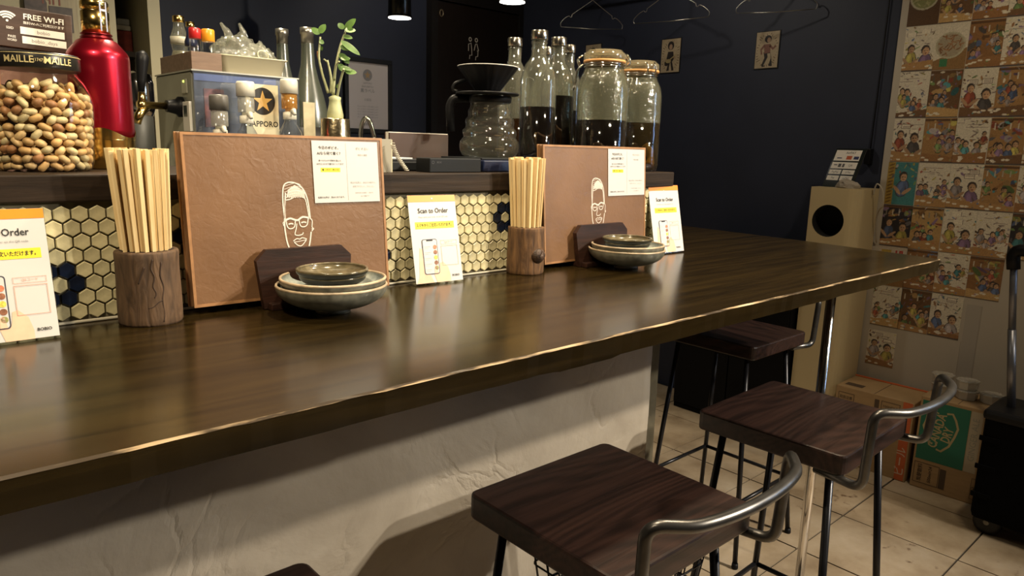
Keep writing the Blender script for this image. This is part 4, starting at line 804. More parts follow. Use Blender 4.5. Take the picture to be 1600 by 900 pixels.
wd_ = obj('thermometer', MB().box((-.006, .012, .165), (-.0002, .052, .225), .001), plain('white_device', (.62, .60, .54), .5), bs); obj('display', MB().box((-.0066, .024, .195), (-.0061, .044, .217)), plain('lcd', (.05, .06, .05), .3), wd_)
sw_ = obj('switch_plate', MB().box((-.003, .03, .242), (-.0002, .06, .270), .0005), plain('switch_grey', (.34, .34, .27), .5), bs); obj('indicator', MB().box((-.0042, .042, .2635), (-.0031, .048, .2675)), plain('green_led', (.6, .8, .1), .5, emit=3), sw_)
obj('side_label', MB().box((-.0008, .06, .05), (-.0002, .2, .14)), plain('pale_label', (.34, .34, .27), .6, var=.35, vscale=40), bs)
tp = obj('tap_collar', MB().lathe([(.021, 0), (.021, -.008), (.016, -.012), (.012, -.028), (.012, -.032)], 24, (-.0005, .07, .215), 'x'), blackplastic, bs)
brass = plain('brass', (.72, .50, .18), .2, metal=1)
tb_ = obj('tap_body', MB().lathe([(.007, -.033), (.007, -.072), (.010, -.074), (.010, -.084), (.006, -.088)], 20, (0, .07, .215), 'x').tube([(-.078, .07, .215), (-.078, .07, .24)], [.008, .006], 14).tube([(-.074, .07, .212), (-.086, .07, .193), (-.091, .07, .178)], [.009, .0085, .008], 14), brass, bs)
obj('tap_handle', MB().tube([(-.078, .07, .241), (-.077, .07, .262), (-.073, .07, .300), (-.071, .07, .312), (-.066, .07, .318)], [.006, .0085, .0125, .013, .006], 14), blackplastic, bs)
# crate with bottles on top
TZ = WZ + H + .0032
cb = thing('wooden_crate', 'small brown wooden crate of condiment bottles on the beer server', 'crate', (.524, 1.562, TZ)); cwood = wood('crate_wood', (.10, .058, .036), (.19, .12, .08), 'x', 8, .55, .2)
for nm, a, b in (('front_board', (0, 0, 0), (.061, .006, .036)), ('side_board', (0, .0062, 0), (.006, .20, .036)), ('side_board', (.055, .0062, 0), (.061, .20, .036)), ('rear_board', (.0062, .194, 0), (.0548, .20, .036)), ('bottom_board', (.0062, .0062, 0), (.0548, .1938, .004))): obj(nm, MB().box(a, b, .0008), cwood, cb)
def small_bottle(x, y, z, prof, capprof, capm, label, glassm, band=None, liq=None, cat='bottle'):
    t = thing('condiment_bottle', label, cat, (x, y, z)); mb = MB(); mb.nocap = True; mb.lathe(prof, 28); obj('glass_body', mb, glassm, t); obj('cap', MB().lathe(capprof, 28), capm, t)
    if band: obj('label_band', MB().lathe([(r, zz) for r, zz in band[0]], 28), band[1], t)
    if liq: obj('contents', MB().lathe(liq[0], 28), liq[1], t)
BZ = TZ + .0043
small_bottle(.551, 1.71, BZ, [(.0165, 0), (.0175, .004), (.0175, .035), (.015, .045), (.018, .065), (.018, .074), (.012, .092), (.0105, .104)], [(.0115, .1045), (.012, .105), (.012, .1165), (.010, .118), (0, .118)], gold, 'clear slim bottle with a gold cap in the crate', glass('bottle_glass2', (.88, .9, .86), .05, body=.10, bodycol=(.55, .55, .45)), ([(.0184, .06), (.0186, .074)], plain('pale_label2', (.5, .48, .38), .6)), ([(.016, .002), (.0165, .034), (.014, .045), (0, .046)], plain('pale_grain', (.30, .28, .2), .6, var=.3, vscale=200)))
small_bottle(.5565, 1.655, BZ, [(.012, 0), (.0125, .003), (.0125, .06), (.008, .074), (.008, .09)], [(.0088, .0905), (.009, .091), (.009, .1), (0, .1005)], gold, 'slim bottle with a dark blue label and gold top in the crate', bg, ([(.0128, .05), (.0129, .06), (.0088, .073), (.0086, .088)], plain('navy_label', (.015, .02, .05), .3)), ([(.0118, .002), (.012, .04), (0, .041)], plain('grey_salt', (.35, .33, .28), .6)))
small_bottle(.5405, 1.583, BZ, [(.0105, 0), (.011, .003), (.011, .055), (.010, .058)], [(.0112, .0582), (.0118, .0585), (.0118, .077), (.0105, .079), (0, .079)], plain('red_cap', (.45, .02, .02), .3), 'small spice jar with a red cap in the crate', bg, None, ([(.0098, .002), (.0102, .03), (0, .031)], plain('pale_spice', (.4, .36, .28), .7)), 'spice jar')
small_bottle(.5665, 1.582, BZ, [(.012, 0), (.0125, .003), (.0125, .052), (.0115, .055)], [(.0125, .0552), (.013, .0556), (.013, .077), (.0115, .0795), (0, .0795)], plain('orange_cap', (.70, .30, .02), .3), 'small spice jar with an orange cap in the crate', bg, None, ([(.0112, .002), (.0116, .03), (0, .031)], plain('pale_spice', (.4, .36, .28), .7)), 'spice jar')
# enamel tub with crumpled film
tu = thing('enamel_tub', 'cream enamel tub on the beer server', 'tub', (.664, 1.64, TZ)); em = plain('cream_enamel', (.55, .50, .36), .25)
def rrect(a, b, r, n=6): return [(sx * (a - r) + r * math.cos(t), sy * (b - r) + r * math.sin(t)) for sx, sy, s in ((1, 1, 0), (-1, 1, 1), (-1, -1, 2), (1, -1, 3)) for t in np.linspace(s * PI/2, (s + 1) * PI/2, n)]
mb = MB(); lv = [(.062, .045, 0), (.067, .05, .003), (.0745, .058, .036), (.078, .0615, .0365), (.078, .0615, .0385), (.0725, .056, .0385), (.065, .048, .004)]; rings = [[(x, y, z) for x, y in rrect(a, b, .014)] for a, b, z in lv]; nR = len(rings[0])
mb.add([p for r in rings for p in r], [(j * nR + i, j * nR + (i + 1) % nR, (j + 1) * nR + (i + 1) % nR, (j + 1) * nR + i) for j in range(len(lv) - 1) for i in range(nR)] + [tuple(reversed(range(nR))), tuple(range((len(lv) - 1) * nR, len(lv) * nR))], True); obj('tub_shell', mb, em, tu)
film = glass('crumpled_film', (.86, .88, .84), .12, body=.16, bodycol=(.62, .62, .54), bump=.8, bscale=60)
fm = thing('plastic_bags', 'crumpled clear plastic bags heaped in the cream tub', 'plastic bag', (.660, 1.64, TZ + .028))
def crumple(c, s, seed, nm='bag'):
    bm = bmesh.new(); bmesh.ops.create_icosphere(bm, subdivisions=4, radius=1)
    for v in bm.verts:
        d = v.co.normalized(); k_ = 1 + .32 * noise.noise(d * 2.1 + V3((seed, 0, 0))) + .26 * abs(noise.noise(d * 5 + V3((0, seed, 0)))) - .2 * abs(noise.noise(d * 9 + V3((0, 0, seed))))
        v.co = V3((d.x * s[0], d.y * s[1], max(d.z, -.25) * s[2])) * k_
    me = bpy.data.meshes.new(nm); bm.to_mesh(me); bm.free(); me.materials.append(film)
    for p in me.polygons: p.use_smooth = True
    return obj(nm, me, None, fm, c)
crumple((-.012, 0, .012), (.055, .045, .045), 3); crumple((.030, -.01, .010), (.036, .04, .035), 8); crumple((.05, .0, .008), (.018, .02, .028), 21)
for p0, p1, w_ in (((-.03, -.01, .05), (-.052, -.02, .078), .010), ((.0, -.015, .05), (-.012, -.02, .082), .009)):
    a, b = V3(p0), V3(p1); obj('bag_corner', MB().tube([a, a.lerp(b, .5) + V3((.003, 0, 0)), b], [w_, w_ * .7, .0025], 6), film, fm)
obj('film_band', MB().tube([(.028 + .012 * math.cos(t), -.045 + .004 * math.sin(t), .018 + .010 * math.sin(t)) for t in np.linspace(0, 2 * PI, 15)[:-1]], .0012, 5, True), plain('pale_rubber', (.6, .52, .36), .5), fm)
# dispenser bottles
wcap = plain('white_cap', (.66, .64, .55), .4); trb = glass('cloudy_plastic', (.8, .8, .76), .2, body=.35, bodycol=(.5, .5, .46))
def dispenser(x, y, label, body, amber=False, capm=wcap, dz=0):
    t = thing('dispenser_bottle', label, 'bottle', (x, y, WZ)); R = .0265
    mb = MB(); mb.nocap = True; mb.lathe([(R, 0), (R, .145 + dz), (R * .9, .158 + dz), (.0125, .178 + dz), (.011, .184 + dz)], 32); obj('glass_body', mb, body, t)
    obj('valve', MB().lathe([(.012, .184 + dz), (.014, .185 + dz), (.014, .199 + dz), (.009, .201 + dz), (.009, .206 + dz)], 24), wcap, t)
    obj('spout', MB().tube([(0, -.010, .200 + dz), (.0, -.020, .203 + dz), (.0, -.024, .194 + dz)], [.005, .0055, .004], 10), wcap, t)
    obj('measuring_cup', MB().lathe([(.0155, .206 + dz), (.0165, .208 + dz), (.0165, .238 + dz)], 24), trb if not amber else glass('amber_cup', (.8, .55, .25), .1, body=.4, bodycol=(.5, .25, .06)), t)
    obj('cap', MB().lathe([(.0185, .2382 + dz), (.0185, .264 + dz), (.0165, .268 + dz), (0, .268 + dz)], 28), capm, t); return t
dispenser(.5535, 1.505, 'dim dispenser bottle with a grey cup, left before the beer server', glass('dispenser_glass', (.8, .84, .86), .04, body=.1, bodycol=(.3, .32, .36)), capm=plain('grey_cap', (.13, .125, .115), .4), dz=-.03)
dispenser(.609, 1.505, 'dispenser bottle with white cap left of the star sign', MATS['dispenser_glass'])
dispenser(.7035, 1.505, 'dispenser bottle with white cap and amber cup right of the star sign', MATS['dispenser_glass'], True, dz=.012)
nt_ = tag(obj('paper_note', MB().box((.733, 1.50, WZ), (.760, 1.5025, WZ + .235)), plain('cream_note', (.42, .37, .24), .6, var=.15, vscale=60)), 'narrow cream paper note standing beside the frosted bottle', 'note')
# sake bottles
frost = glass('frosted_green_glass', (.5, .55, .48), .25, body=.45, bodycol=(.115, .13, .10))
def sake(x, y, H, label):
    t = thing('sake_bottle', label, 'bottle', (x, y, WZ)); R = .046
    mb = MB(); mb.nocap = True; mb.lathe([(R * .92, 0), (R, .008), (R, H * .46), (R * .95, H * .53), (R * .78, H * .62), (R * .52, H * .72), (R * .36, H * .80), (R * .31, H * .90), (R * .30, H * .96)], 40); obj('glass_body', mb, frost, t)
    obj('cap', MB().lathe([(R * .315, H * .915), (R * .32, H * .96), (R * .36, H * .965), (R * .36, H), (0, H)], 28), plain('silver_foil', (.35, .33, .29), .3, metal=.9), t)
    lb = obj('dark_label', MB().lathe([(R * 1.008, .05), (R * 1.008, .185)], 40), plain('black_label', (.012, .011, .011), .4), t)
    obj('label_stripe', MB().prism([(-.004, .10), (.004, .10), (.004, .21), (-.004, .21)], 0, .0006, lambda u, v, d: (R * 1.015 * math.cos(-.85 + u / R), R * 1.015 * math.sin(-.85 + u / R) - d, v)), plain('label_white_violet', (.55, .35, .55), .5, var=.6, vscale=20, stretch=(.1, .1, 3)), lb)
    return t
sake(.826, 1.66, .415, 'frosted green sake bottle with a dark label beside the plant'); sake(.855, 1.86, .435, 'sake bottle with foil cap behind the cream tub')
# faucet
fa = thing('faucet', 'small chrome faucet curving up behind the bar', 'faucet', (1.0, 1.72, WZ))
obj('spout', MB().tube(smooth_path([(0, 0, 0), (.0, 0, .14), (.004, 0, .195), (.012, -.008, .216), (.020, -.016, .205), (.03, -.022, .165)], 6), .006, 10), chrome, fa); obj('base', MB().lathe([(.02, 0), (.02, .02), (.012, .03), (.012, .1)], 24), chrome, fa)
# wooden letter signs
sgw = wood('pale_sign_wood', (.24, .20, .12), (.34, .29, .18), 'z', 8, .6, .1); rp = plain('rust_letters', (.16, .045, .025), .6)
t = thing('letter_sign', 'pale wooden sign with rust-coloured stacked letters on the cream wall', 'sign', (.45, 2.405, 1.45)); obj('board', MB().box((-.045, 0, -.05), (.055, .012, .20), .001), sgw, t)
Ink().text('HIT', -.004, .162, .034, .01, maxw=.06).text('A', .012, .068, .030, .01).text('ME', .014, .018, .050, .0, maxw=.05).text('HOT', .014, -.028, .03, .0, maxw=.06).build('lettering', rp, t, lambda u, v: (u, -.0012, v))
obj('dark_picture', MB().box((-.014, -.0022, .083), (.042, -.0013, .148)), plain('dark_picture2', (.045, .03, .02), .5, var=.4, vscale=50), t)
t2 = thing('face_sticker', 'small dark portrait sticker on the letter sign wall', 'sticker', (.406, 2.4045, 1.585)); obj('sticker', MB().prism(rrect(.026, .03, .012), 0, .012), plain('dark_sticker', (.05, .03, .022), .5, var=.8, vscale=45), t2)
t = thing('sale_sign', 'narrow wooden sign with vertical brown letters behind the tap', 'sign', (.632, 2.36, WZ)); obj('board', MB().box((-.028, 0, .16), (.034, .012, .335), .001), wood('brown_sign_wood', (.13, .095, .05), (.22, .165, .095), 'z', 8, .6, .1), t); obj('foot', MB().box((-.03, -.02, 0), (.036, .03, .159)), MATS['brown_sign_wood'], t)
Ink().text('FORSALE', .003, .248, .05, .01, rot=-PI/2, maxw=.165).build('lettering', plain('brown_letters', (.05, .028, .014), .6), t, lambda u, v: (u, -.0012, v))
ap = thing('steel_kettle', 'shiny steel appliance behind the red bottle', 'appliance', (.615, 2.28, 1.10)); obj('shell', MB().lathe([(.034, .21), (.04, .23), (.04, .30), (.034, .325), (.012, .335), (0, .336)], 32), chrome, ap);  obj('stand', MB().lathe([(.036, 0), (.034, .21)], 32), plain('dark_stand', (.05, .05, .045), .5), ap)
bk2 = plain('red_box', (.22, .03, .02), .5, var=.4, vscale=40)
for nm, lb, a, b, mm, ct_ in (('red_carton', 'small red carton on the dark niche shelf', (.635, 2.56, 1.509), (.684, 2.62, 1.575), bk2, 'box'), ('white_packet', 'white packet lying on the red carton in the niche', (.640, 2.565, 1.5755), (.683, 2.615, 1.592), plain('white_packet', (.5, .47, .4), .5), 'packet'), ('white_roll', 'white folded cloth on top of the packet in the niche', (.645, 2.57, 1.5925), (.682, 2.61, 1.612), plain('grey_white_cloth', (.40, .39, .36), .8), 'cloth')): tag(obj(nm, MB().box(a, b, .004), mm), lb, ct_)
# framed notice on the back wall
fr = thing('framed_notice', 'black framed white notice with a star emblem on back wall', 'poster', (2.08, 3.497, 1.50))
obj('frame', MB().box((-.145, -.02, -.195), (.145, 0, -.172), .002).box((-.145, -.02, .172), (.145, 0, .195), .002).box((-.145, -.02, -.172), (-.122, 0, .172), .002).box((.122, -.02, -.172), (.145, 0, .172), .002), plain('black_frame', (.008, .008, .009), .4), fr)
sh_ = obj('notice_sheet', MB().box((-.121, -.010, -.171), (.121, -.002, .171)), plain('notice_paper', (.62, .57, .56), .5), fr); ff = lambda u, v: (u, -.0108, v)
k = Ink().ell(-.005, .108, .028, .03, 30).text('SAPPORO', -.005, .066, .012, .0).text('BAKURETSU', -.005, .048, .013, .0, maxw=.07).text('黒ラベル', -.005, .026, .022, .01).text('公認店', -.005, -.02, .015, 0).text('サッポロ生ビール', -.005, -.13, .010, .0).text('品質認定', -.005, -.148, .014, .01)
for i in range(5): k.text('おいしい生ビールをお届けします', -.005, -.055 - .014 * i, .0085, 0, maxw=.15 - .01 * (i % 2))
k.build('print', greyink, sh_, ff)
Ink().poly([(-.005 + (.021 if i % 2 == 0 else .0085) * math.sin(PI * i / 5), .108 + (.022 if i % 2 == 0 else .009) * math.cos(PI * i / 5)) for i in range(10)]).build('gold_star', plain('dull_gold', (.45, .30, .15), .5), sh_, lambda u, v: (u, -.0112, v))
# pendant can lamps
def can_lamp(x, y, z, R, label):
    t = thing('pendant_lamp', label, 'lamp', (x, y, z), group='black can lamps over the bar')
    obj('can', MB().lathe([(R * .97, .002), (R, .004), (R * .92, .16), (R * .6, .175), (.012, .18), (.012, .19)], 32), plain('gunmetal', (.08, .075, .065), .25, metal=.9), t)
    obj('rim', MB().lathe([(R * .97, 0), (R * 1.06, .001), (R * 1.06, .006), (R * .97, .008)], 32), plain('gunmetal', (.08, .075, .065)), t)
    obj('glowing_diffuser', MB().lathe([(R * .985, -.002), (R * .6, -.004), (0, -.005)], 32), plain('lamp_glow', (1, .93, .84), .5, emit=6), t)
    obj('cord', MB().tube([(0, 0, .19), (0, 0, ZC - z)], .004, 6), blackplastic, t)
    l = bpy.data.lights.new('lamp_light', 'SPOT'); l.energy = 7; l.color = WARM; l.spot_size = 2.0; l.spot_blend = .7; l.shadow_soft_size = .04
    o = bpy.data.objects.new('lamp_light', l); COL.objects.link(o); o.parent = t; o.location = (0, 0, -.02)
can_lamp(1.66, 2.54, 1.743, .046, 'black can lamp hanging before the blue back wall, left'); can_lamp(1.775, 2.0, 1.753, .046, 'black can lamp at the top edge above the dripper')
for p, tg, e_, cone, rad, c_, lo in SPOTS:
    t = thing('ceiling_spot', 'small black ceiling spotlight above the frame, unseen, some of these added to brighten', 'lamp', p, group='ceiling spotlights above the frame'); d = (V3(tg) - V3(p)).normalized()
    obj('lamp_head', MB().tube([d * -.09, d * -.012], .05, 20, cap=True), blackplastic, t); obj('stem', MB().tube([d * -.05, V3((d.x * -.05, d.y * -.05, ZC - p[2]))], .008, 8), blackplastic, t)
    lo.parent = t; lo.location = (0, 0, 0)
# ================================================================== end wall: cards, hangers, illustrations
def paint(kind, seed, w_=56, h_=84):
    r = np.random.RandomState(seed); U, Vv = np.meshgrid(np.linspace(0, 1, w_), np.linspace(0, 1, h_)); Wp, Hp = U * 1.0, Vv * 1.52
    img = np.zeros((h_, w_, 3))
    def blob(u, v, a, b, c, rot=0, soft=0): 
        x = (Wp - u) * math.cos(rot) + (Hp - v) * math.sin(rot); y = -(Wp - u) * math.sin(rot) + (Hp - v) * math.cos(rot); m_ = (x / a) ** 2 + (y / b) ** 2 < 1; img[m_] = c
    def rect(u0, v0, u1, v1, c): img[(Wp >= u0) & (Wp <= u1) & (Hp >= v0) & (Hp <= v1)] = c
    paper = np.array([.72, .65, .52]); inkc = np.array([.06, .045, .04]); browns = [np.array(c) for c in ((.22, .11, .045), (.30, .17, .07), (.13, .07, .035), (.38, .24, .10))]
    cl = [np.array(c) for c in ((.10, .14, .26), (.30, .08, .05), (.16, .24, .09), (.42, .36, .10), (.10, .09, .09), (.34, .30, .30), (.22, .14, .24), (.08, .24, .26))]
    img[:] = paper if kind in ('sketch', 'talk') else browns[r.randint(4)] * 1.3
    if kind in ('sketch', 'talk'):
        for i in range(26 if kind == 'sketch' else 16):
            u, v = r.rand(), r.rand() * 1.5; blob(u, v, .03 + .08 * r.rand(), .012 + .01 * r.rand(), inkc * 4 if i % 3 else cl[r.randint(8)] * 1.6, r.uniform(-.6, .6))
        for i in range(7): rect(r.rand() * .7, 1.15 + .05 * i, .2 + r.rand() * .8, 1.16 + .05 * i, inkc * 5)
    if kind in ('room', 'night'):
        if kind == 'night': img[:] = np.array([.035, .03, .035])
        for i in range(14): blob(r.rand(), .7 + r.rand() * .8, .05 + .16 * r.rand(), .03 + .08 * r.rand(), (browns + cl)[r.randint(12)] * (.5 + r.rand()), r.uniform(-1, 1))
        rect(0, 1.42, 1, 1.5, browns[2])
        for i in range(4): rect(.1 + .22 * i, 1.15, .13 + .22 * i, 1.35, paper * r.rand())
    if kind == 'teal': img[:] = (.07, .24, .25); rect(0, 0, .24, 1.52, (.42, .28, .06)); [blob(.12, .1 + .12 * i, .10, .03, (.20, .11, .03), .4) for i in range(13)]
    if kind in ('sketch', 'room', 'talk', 'night', 'teal'):
        for i in range(22): blob(r.rand(), .3 + 1.2 * r.rand(), .02 + .07 * r.rand(), .008 + .03 * r.rand(), ([inkc * 2, paper * .9] + browns + cl)[r.randint(14)] * r.uniform(.6, 1.5), r.uniform(-1.5, 1.5))
        if kind == 'talk':
            for i in range(2): u, v = r.uniform(.05, .6), r.uniform(.95, 1.3); rect(u, v, u + .3, v + .16, inkc * 3); rect(u + .015, v + .015, u + .285, v + .145, paper * 1.15); [rect(u + .04, v + .04 + .035 * q, u + .26, v + .05 + .035 * q, inkc * 5) for q in range(3)]
        npp = {'sketch': 6, 'room': 5, 'talk': 2, 'night': 2, 'teal': 1}[kind]
        people = sorted([(r.uniform(.1, .9), r.uniform(.45, 1.05), r.uniform(.055, .10)) for _ in range(npp)], key=lambda p: -p[1]) if npp > 2 else ([(.25, .75 + .2 * r.rand(), .12), (.72, .65 + .2 * r.rand(), .14)] if npp == 2 else [(.55, 1.0, .14)])
        for u, v, s in people:
            c = cl[r.randint(8)] * r.uniform(.7, 1.3); sk = np.array([.50, .31, .18]) * r.uniform(.85, 1.15); tl_ = r.uniform(-.25, .25)
            blob(u, v - 2.9 * s, 1.55 * s, 2.3 * s, inkc, tl_); blob(u, v - 2.9 * s, 1.38 * s, 2.12 * s, c, tl_); blob(u - .4 * s, v - 2.5 * s, .5 * s, 1.2 * s, c * 1.5, tl_); blob(u + .8 * s, v - 3.4 * s, .16 * s, 1.3 * s, inkc * 2, tl_ + .3)
            blob(u - 1.2 * s, v - 3.4 * s, .42 * s, 1.5 * s, sk, .7); blob(u + 1.1 * s, v - 3.6 * s, .42 * s, 1.4 * s, sk * .9, -.9)
            blob(u, v + .2 * s, 1.0 * s, 1.2 * s, inkc); blob(u + .1 * s, v - .15 * s, .76 * s, .98 * s, sk, tl_); blob(u + .45 * s, v - .2 * s, .3 * s, .7 * s, sk * 1.25, tl_); blob(u - .2 * s, v, .2 * s, .1 * s, inkc); blob(u + .4 * s, v, .18 * s, .1 * s, inkc); blob(u + .1 * s, v - .6 * s, .28 * s, .09 * s, np.array([.25, .06, .05]))
        if kind != 'teal':
            tc = browns[r.randint(4)] * 1.5; tl = .22 + .12 * r.rand(); img[(Hp < tl + .12 * (Wp - .5) * r.choice([-1, 1]))] = tc
            for i in range(5): blob(r.rand(), tl * (.2 + .6 * r.rand()), .07, .032, paper * 1.1); 
            for i in range(3): blob(r.rand(), tl * r.rand(), .03, .02, cl[r.randint(8)] * 1.6)
            rect(0, 0, 1, .05 * r.rand(), inkc * 2)
    if kind in ('noodles', 'plate'):
        img[:] = browns[2] * .9; cv = .95 if kind == 'noodles' else .80
        if kind == 'plate': img[:] = paper; img[(Hp < .3 + .4 * Wp)] = browns[1]
        blob(.48, cv, .46, .44, (.50, .46, .33)); blob(.48, cv, .40, .38, (.26, .27, .11) if kind == 'noodles' else (.40, .34, .24))
        for i in range(30): a, q = r.rand() * 6.3, .36 * math.sqrt(r.rand()); blob(.48 + q * math.cos(a), cv + q * math.sin(a), .09, .018, np.array((.42, .40, .20) if kind == 'noodles' else (.34, .16, .07)) * r.uniform(.6, 1.2), r.rand() * 3)
        if kind == 'noodles': blob(.48, cv + .06, .13, .13, (.55, .46, .32)); blob(.48, cv + .06, .10, .10, (.50, .10, .05))
        else: rect(.2, .1, .45, .36, (.06, .22, .10))
    if kind == 'twelve': img[:] = (.60, .52, .44); rect(.1, 1.2, .45, 1.4, (.5, .35, .08)); [rect(a, 1.15, a + .05, 1.40, (.5, .05, .04)) for a in (.6, .72)]; rect(.72, 1.35, .84, 1.40, (.5, .05, .04)); rect(.79, 1.27, .84, 1.40, (.5, .05, .04)); img[Hp < 1.0] = browns[1]
    img *= .86 * (1 + .35 * (r.rand(h_, w_, 1) - .5)); return np.clip(img, 0, 1)
vcm, nt, b = newmat('painted_illustration'); at_ = N(nt, 'ShaderNodeAttribute'); at_.attribute_name = 'paint'; nt.links.new(at_.outputs['Color'], b.inputs['Base Color']); b.inputs['Roughness'].default_value = .35
def sheet(name, y_left, z_bot, w_, h_, img, label, cat, x=3.15, group=None, th=.0012):
    hh, ww = img.shape[:2]; vs = []; fs = []
    for j in range(hh):
        for i in range(ww): vs.append((-th, -w_ * i / (ww - 1), h_ * j / (hh - 1)))
    for j in range(hh - 1):
        for i in range(ww - 1): a = j * ww + i; fs.append((a, a + 1, a + ww + 1, a + ww))
    n0 = len(vs); vs += [(0, 0, 0), (0, -w_, 0), (0, -w_, h_), (0, 0, h_)]; c4 = (0, ww - 1, hh * ww - 1, (hh - 1) * ww)
    fs += [(n0, n0 + 1, n0 + 2, n0 + 3)] + [(c4[i], c4[(i + 1) % 4], n0 + (i + 1) % 4, n0 + i) for i in range(4)]
    me = bpy.data.meshes.new(name); me.from_pydata(vs, [], fs); me.materials.append(vcm)
    ca_ = me.color_attributes.new('paint', 'FLOAT_COLOR', 'POINT'); col = np.ones((len(vs), 4)); col[:n0, :3] = img.reshape(-1, 3); col[n0:, :3] = .5; ca_.data.foreach_set('color', col.ravel())
    o = obj(name, me, None, None, (x, y_left, z_bot)); return tag(o, label, cat, group)
CY = [1.195 - .1137 * i for i in range(9)]; RZ = [1.759, 1.587, 1.4075, 1.235, 1.062, .890, .7255, .5505]
KINDS = [['noodles', 'room', 'sketch', 'sketch', 'talk'], ['talk', 'plate', 'room', 'sketch', 'talk'], ['sketch', 'room', 'talk', 'room', 'sketch'], ['talk', 'room', 'sketch', 'room', 'talk'],
         ['teal', 'sketch', 'talk', 'room', 'sketch'], ['night', 'room', 'talk', 'sketch', 'night'], ['twelve', 'room', 'sketch', 'room'], ['sketch', 'room', 'talk']]
DESC = {'noodles': 'bowl of green noodles', 'plate': 'plate of food', 'room': 'diners in a brown room', 'sketch': 'busy sketched crowd', 'talk': 'two drawn people at a table', 'teal': 'one figure on teal', 'night': 'two people in a dark bar', 'twelve': 'red number and food'}
RN = ['top row', 'second row', 'third row', 'fourth row', 'fifth row', 'sixth row', 'seventh row', 'eighth row']; CN = ['leftmost', 'second from left', 'third from left', 'fourth from left', 'fifth from left']
for r_ in range(8):
    for c_ in range(len(KINDS[r_])):
        kd = KINDS[r_][c_]; j = random.uniform(-.0015, .0015)
        zt = 1.759 + .172 if r_ == 0 else RZ[r_ - 1]
        sheet('illustration', CY[c_] + j, RZ[r_] + .001, .1127, zt - RZ[r_] - .0025, paint(kd, 10 * r_ + c_ + 3), f'pasted illustration of {DESC[kd]}, {RN[r_]}, {CN[c_]}', 'illustration', group='illustrations pasted on the white wall')
sheet('illustration', 1.193, .380, .1127, .150, paint('talk', 99), 'lone pasted illustration of people below all other illustrations', 'illustration', group='illustrations pasted on the white wall')
# three small figure cards on the navy wall
def figcard(y0, z0, w_, h_, kind, label):
    t = thing('figure_card', label, 'card', (3.16, y0, z0)); obj('dark_board', MB().box((-.004, -w_ - .004, -.004), (0, .004, h_ + .004)), plain('card_backing', (.012, .01, .01), .5), t)
    p = obj('printed_card', MB().box((-.0052, -w_, 0), (-.0042, 0, h_)), plain('tan_card', (.40, .32, .21), .5, var=.1, vscale=60), t); g = lambda e: (lambda u, v: (-.0054 - e, -u * w_, v * h_)); dk = plain('card_brown_ink', (.13, .085, .05), .6); bl = plain('card_dark_ink', (.02, .014, .012), .6)
    k = Ink(); rr = random.Random(kind)
    for i in range(34):
        a = 2 * PI * i / 34; c0, c1 = .34 + .1 * rr.random(), .40 + .2 * rr.random(); k.stroke([(.5 + c0 * math.cos(a), .5 + c0 * 1.05 * math.sin(a)), (.5 + min(c1, .46 / max(abs(math.cos(a)), .3)) * math.cos(a), .5 + min(c1, .47) * 1.0 * math.sin(a))], .022)
    k.build('background_strokes', dk, p, g(0))
    if kind == 1:
        Ink().ell(.5, .80, .17, .13).ell(.30, .28, .10, .09).poly([(.36, .62), (.64, .62), (.70, .40), (.60, .30), (.40, .30), (.30, .42)]).poly([(.40, .3), (.50, .3), (.44, .05), (.32, .04)]).poly([(.52, .3), (.62, .3), (.72, .05), (.60, .04)]).build('figure', bl, p, g(.0003)); Ink().ell(.5, .76, .09, .085).ell(.28, .36, .05, .04).ell(.72, .44, .05, .04).build('skin', plain('card_skin', (.34, .22, .14), .6), p, g(.0006)); Ink().ell(.40, .34, .15, .06).stroke([(.45, .36), (.82, .54)], .035).build('guitar', plain('card_guitar', (.38, .30, .14), .6), p, g(.0009))
    elif kind == 2:
        Ink().ell(.52, .80, .15, .105).poly([(.38, .40), (.66, .40), (.70, .27), (.62, .06), (.72, .04), (.78, .05), (.72, .28), (.66, .42)]).poly([(.36, .44), (.52, .42), (.56, .30), (.40, .08), (.48, .05), (.34, .03), (.30, .08), (.42, .28)]).build('figure', bl, p, g(.0003)); Ink().poly([(.36, .66), (.64, .66), (.66, .42), (.40, .40)]).stroke([(.38, .63), (.24, .52), (.28, .38)], .07).stroke([(.62, .62), (.76, .52), (.88, .60)], .07).build('jacket', plain('card_jacket', (.19, .085, .06), .6), p, g(.0006)); Ink().ell(.56, .77, .08, .07).build('skin', plain('card_skin', (.34, .22, .14), .6), p, g(.0009))
    else: Ink().ell(.5, .78, .2, .12).poly([(.3, .6), (.7, .6), (.75, .1), (.25, .1)]).build('figure', bl, p, g(.0003))
figcard(2.383, 1.651, .114, .163, 1, 'small tan card of a guitarist on the navy wall'); figcard(1.847, 1.640, .112, .159, 2, 'small tan card of a dancing figure on the navy wall'); figcard(2.913, 1.668, .112, .162, 3, 'small tan card peeping out above the big jar')
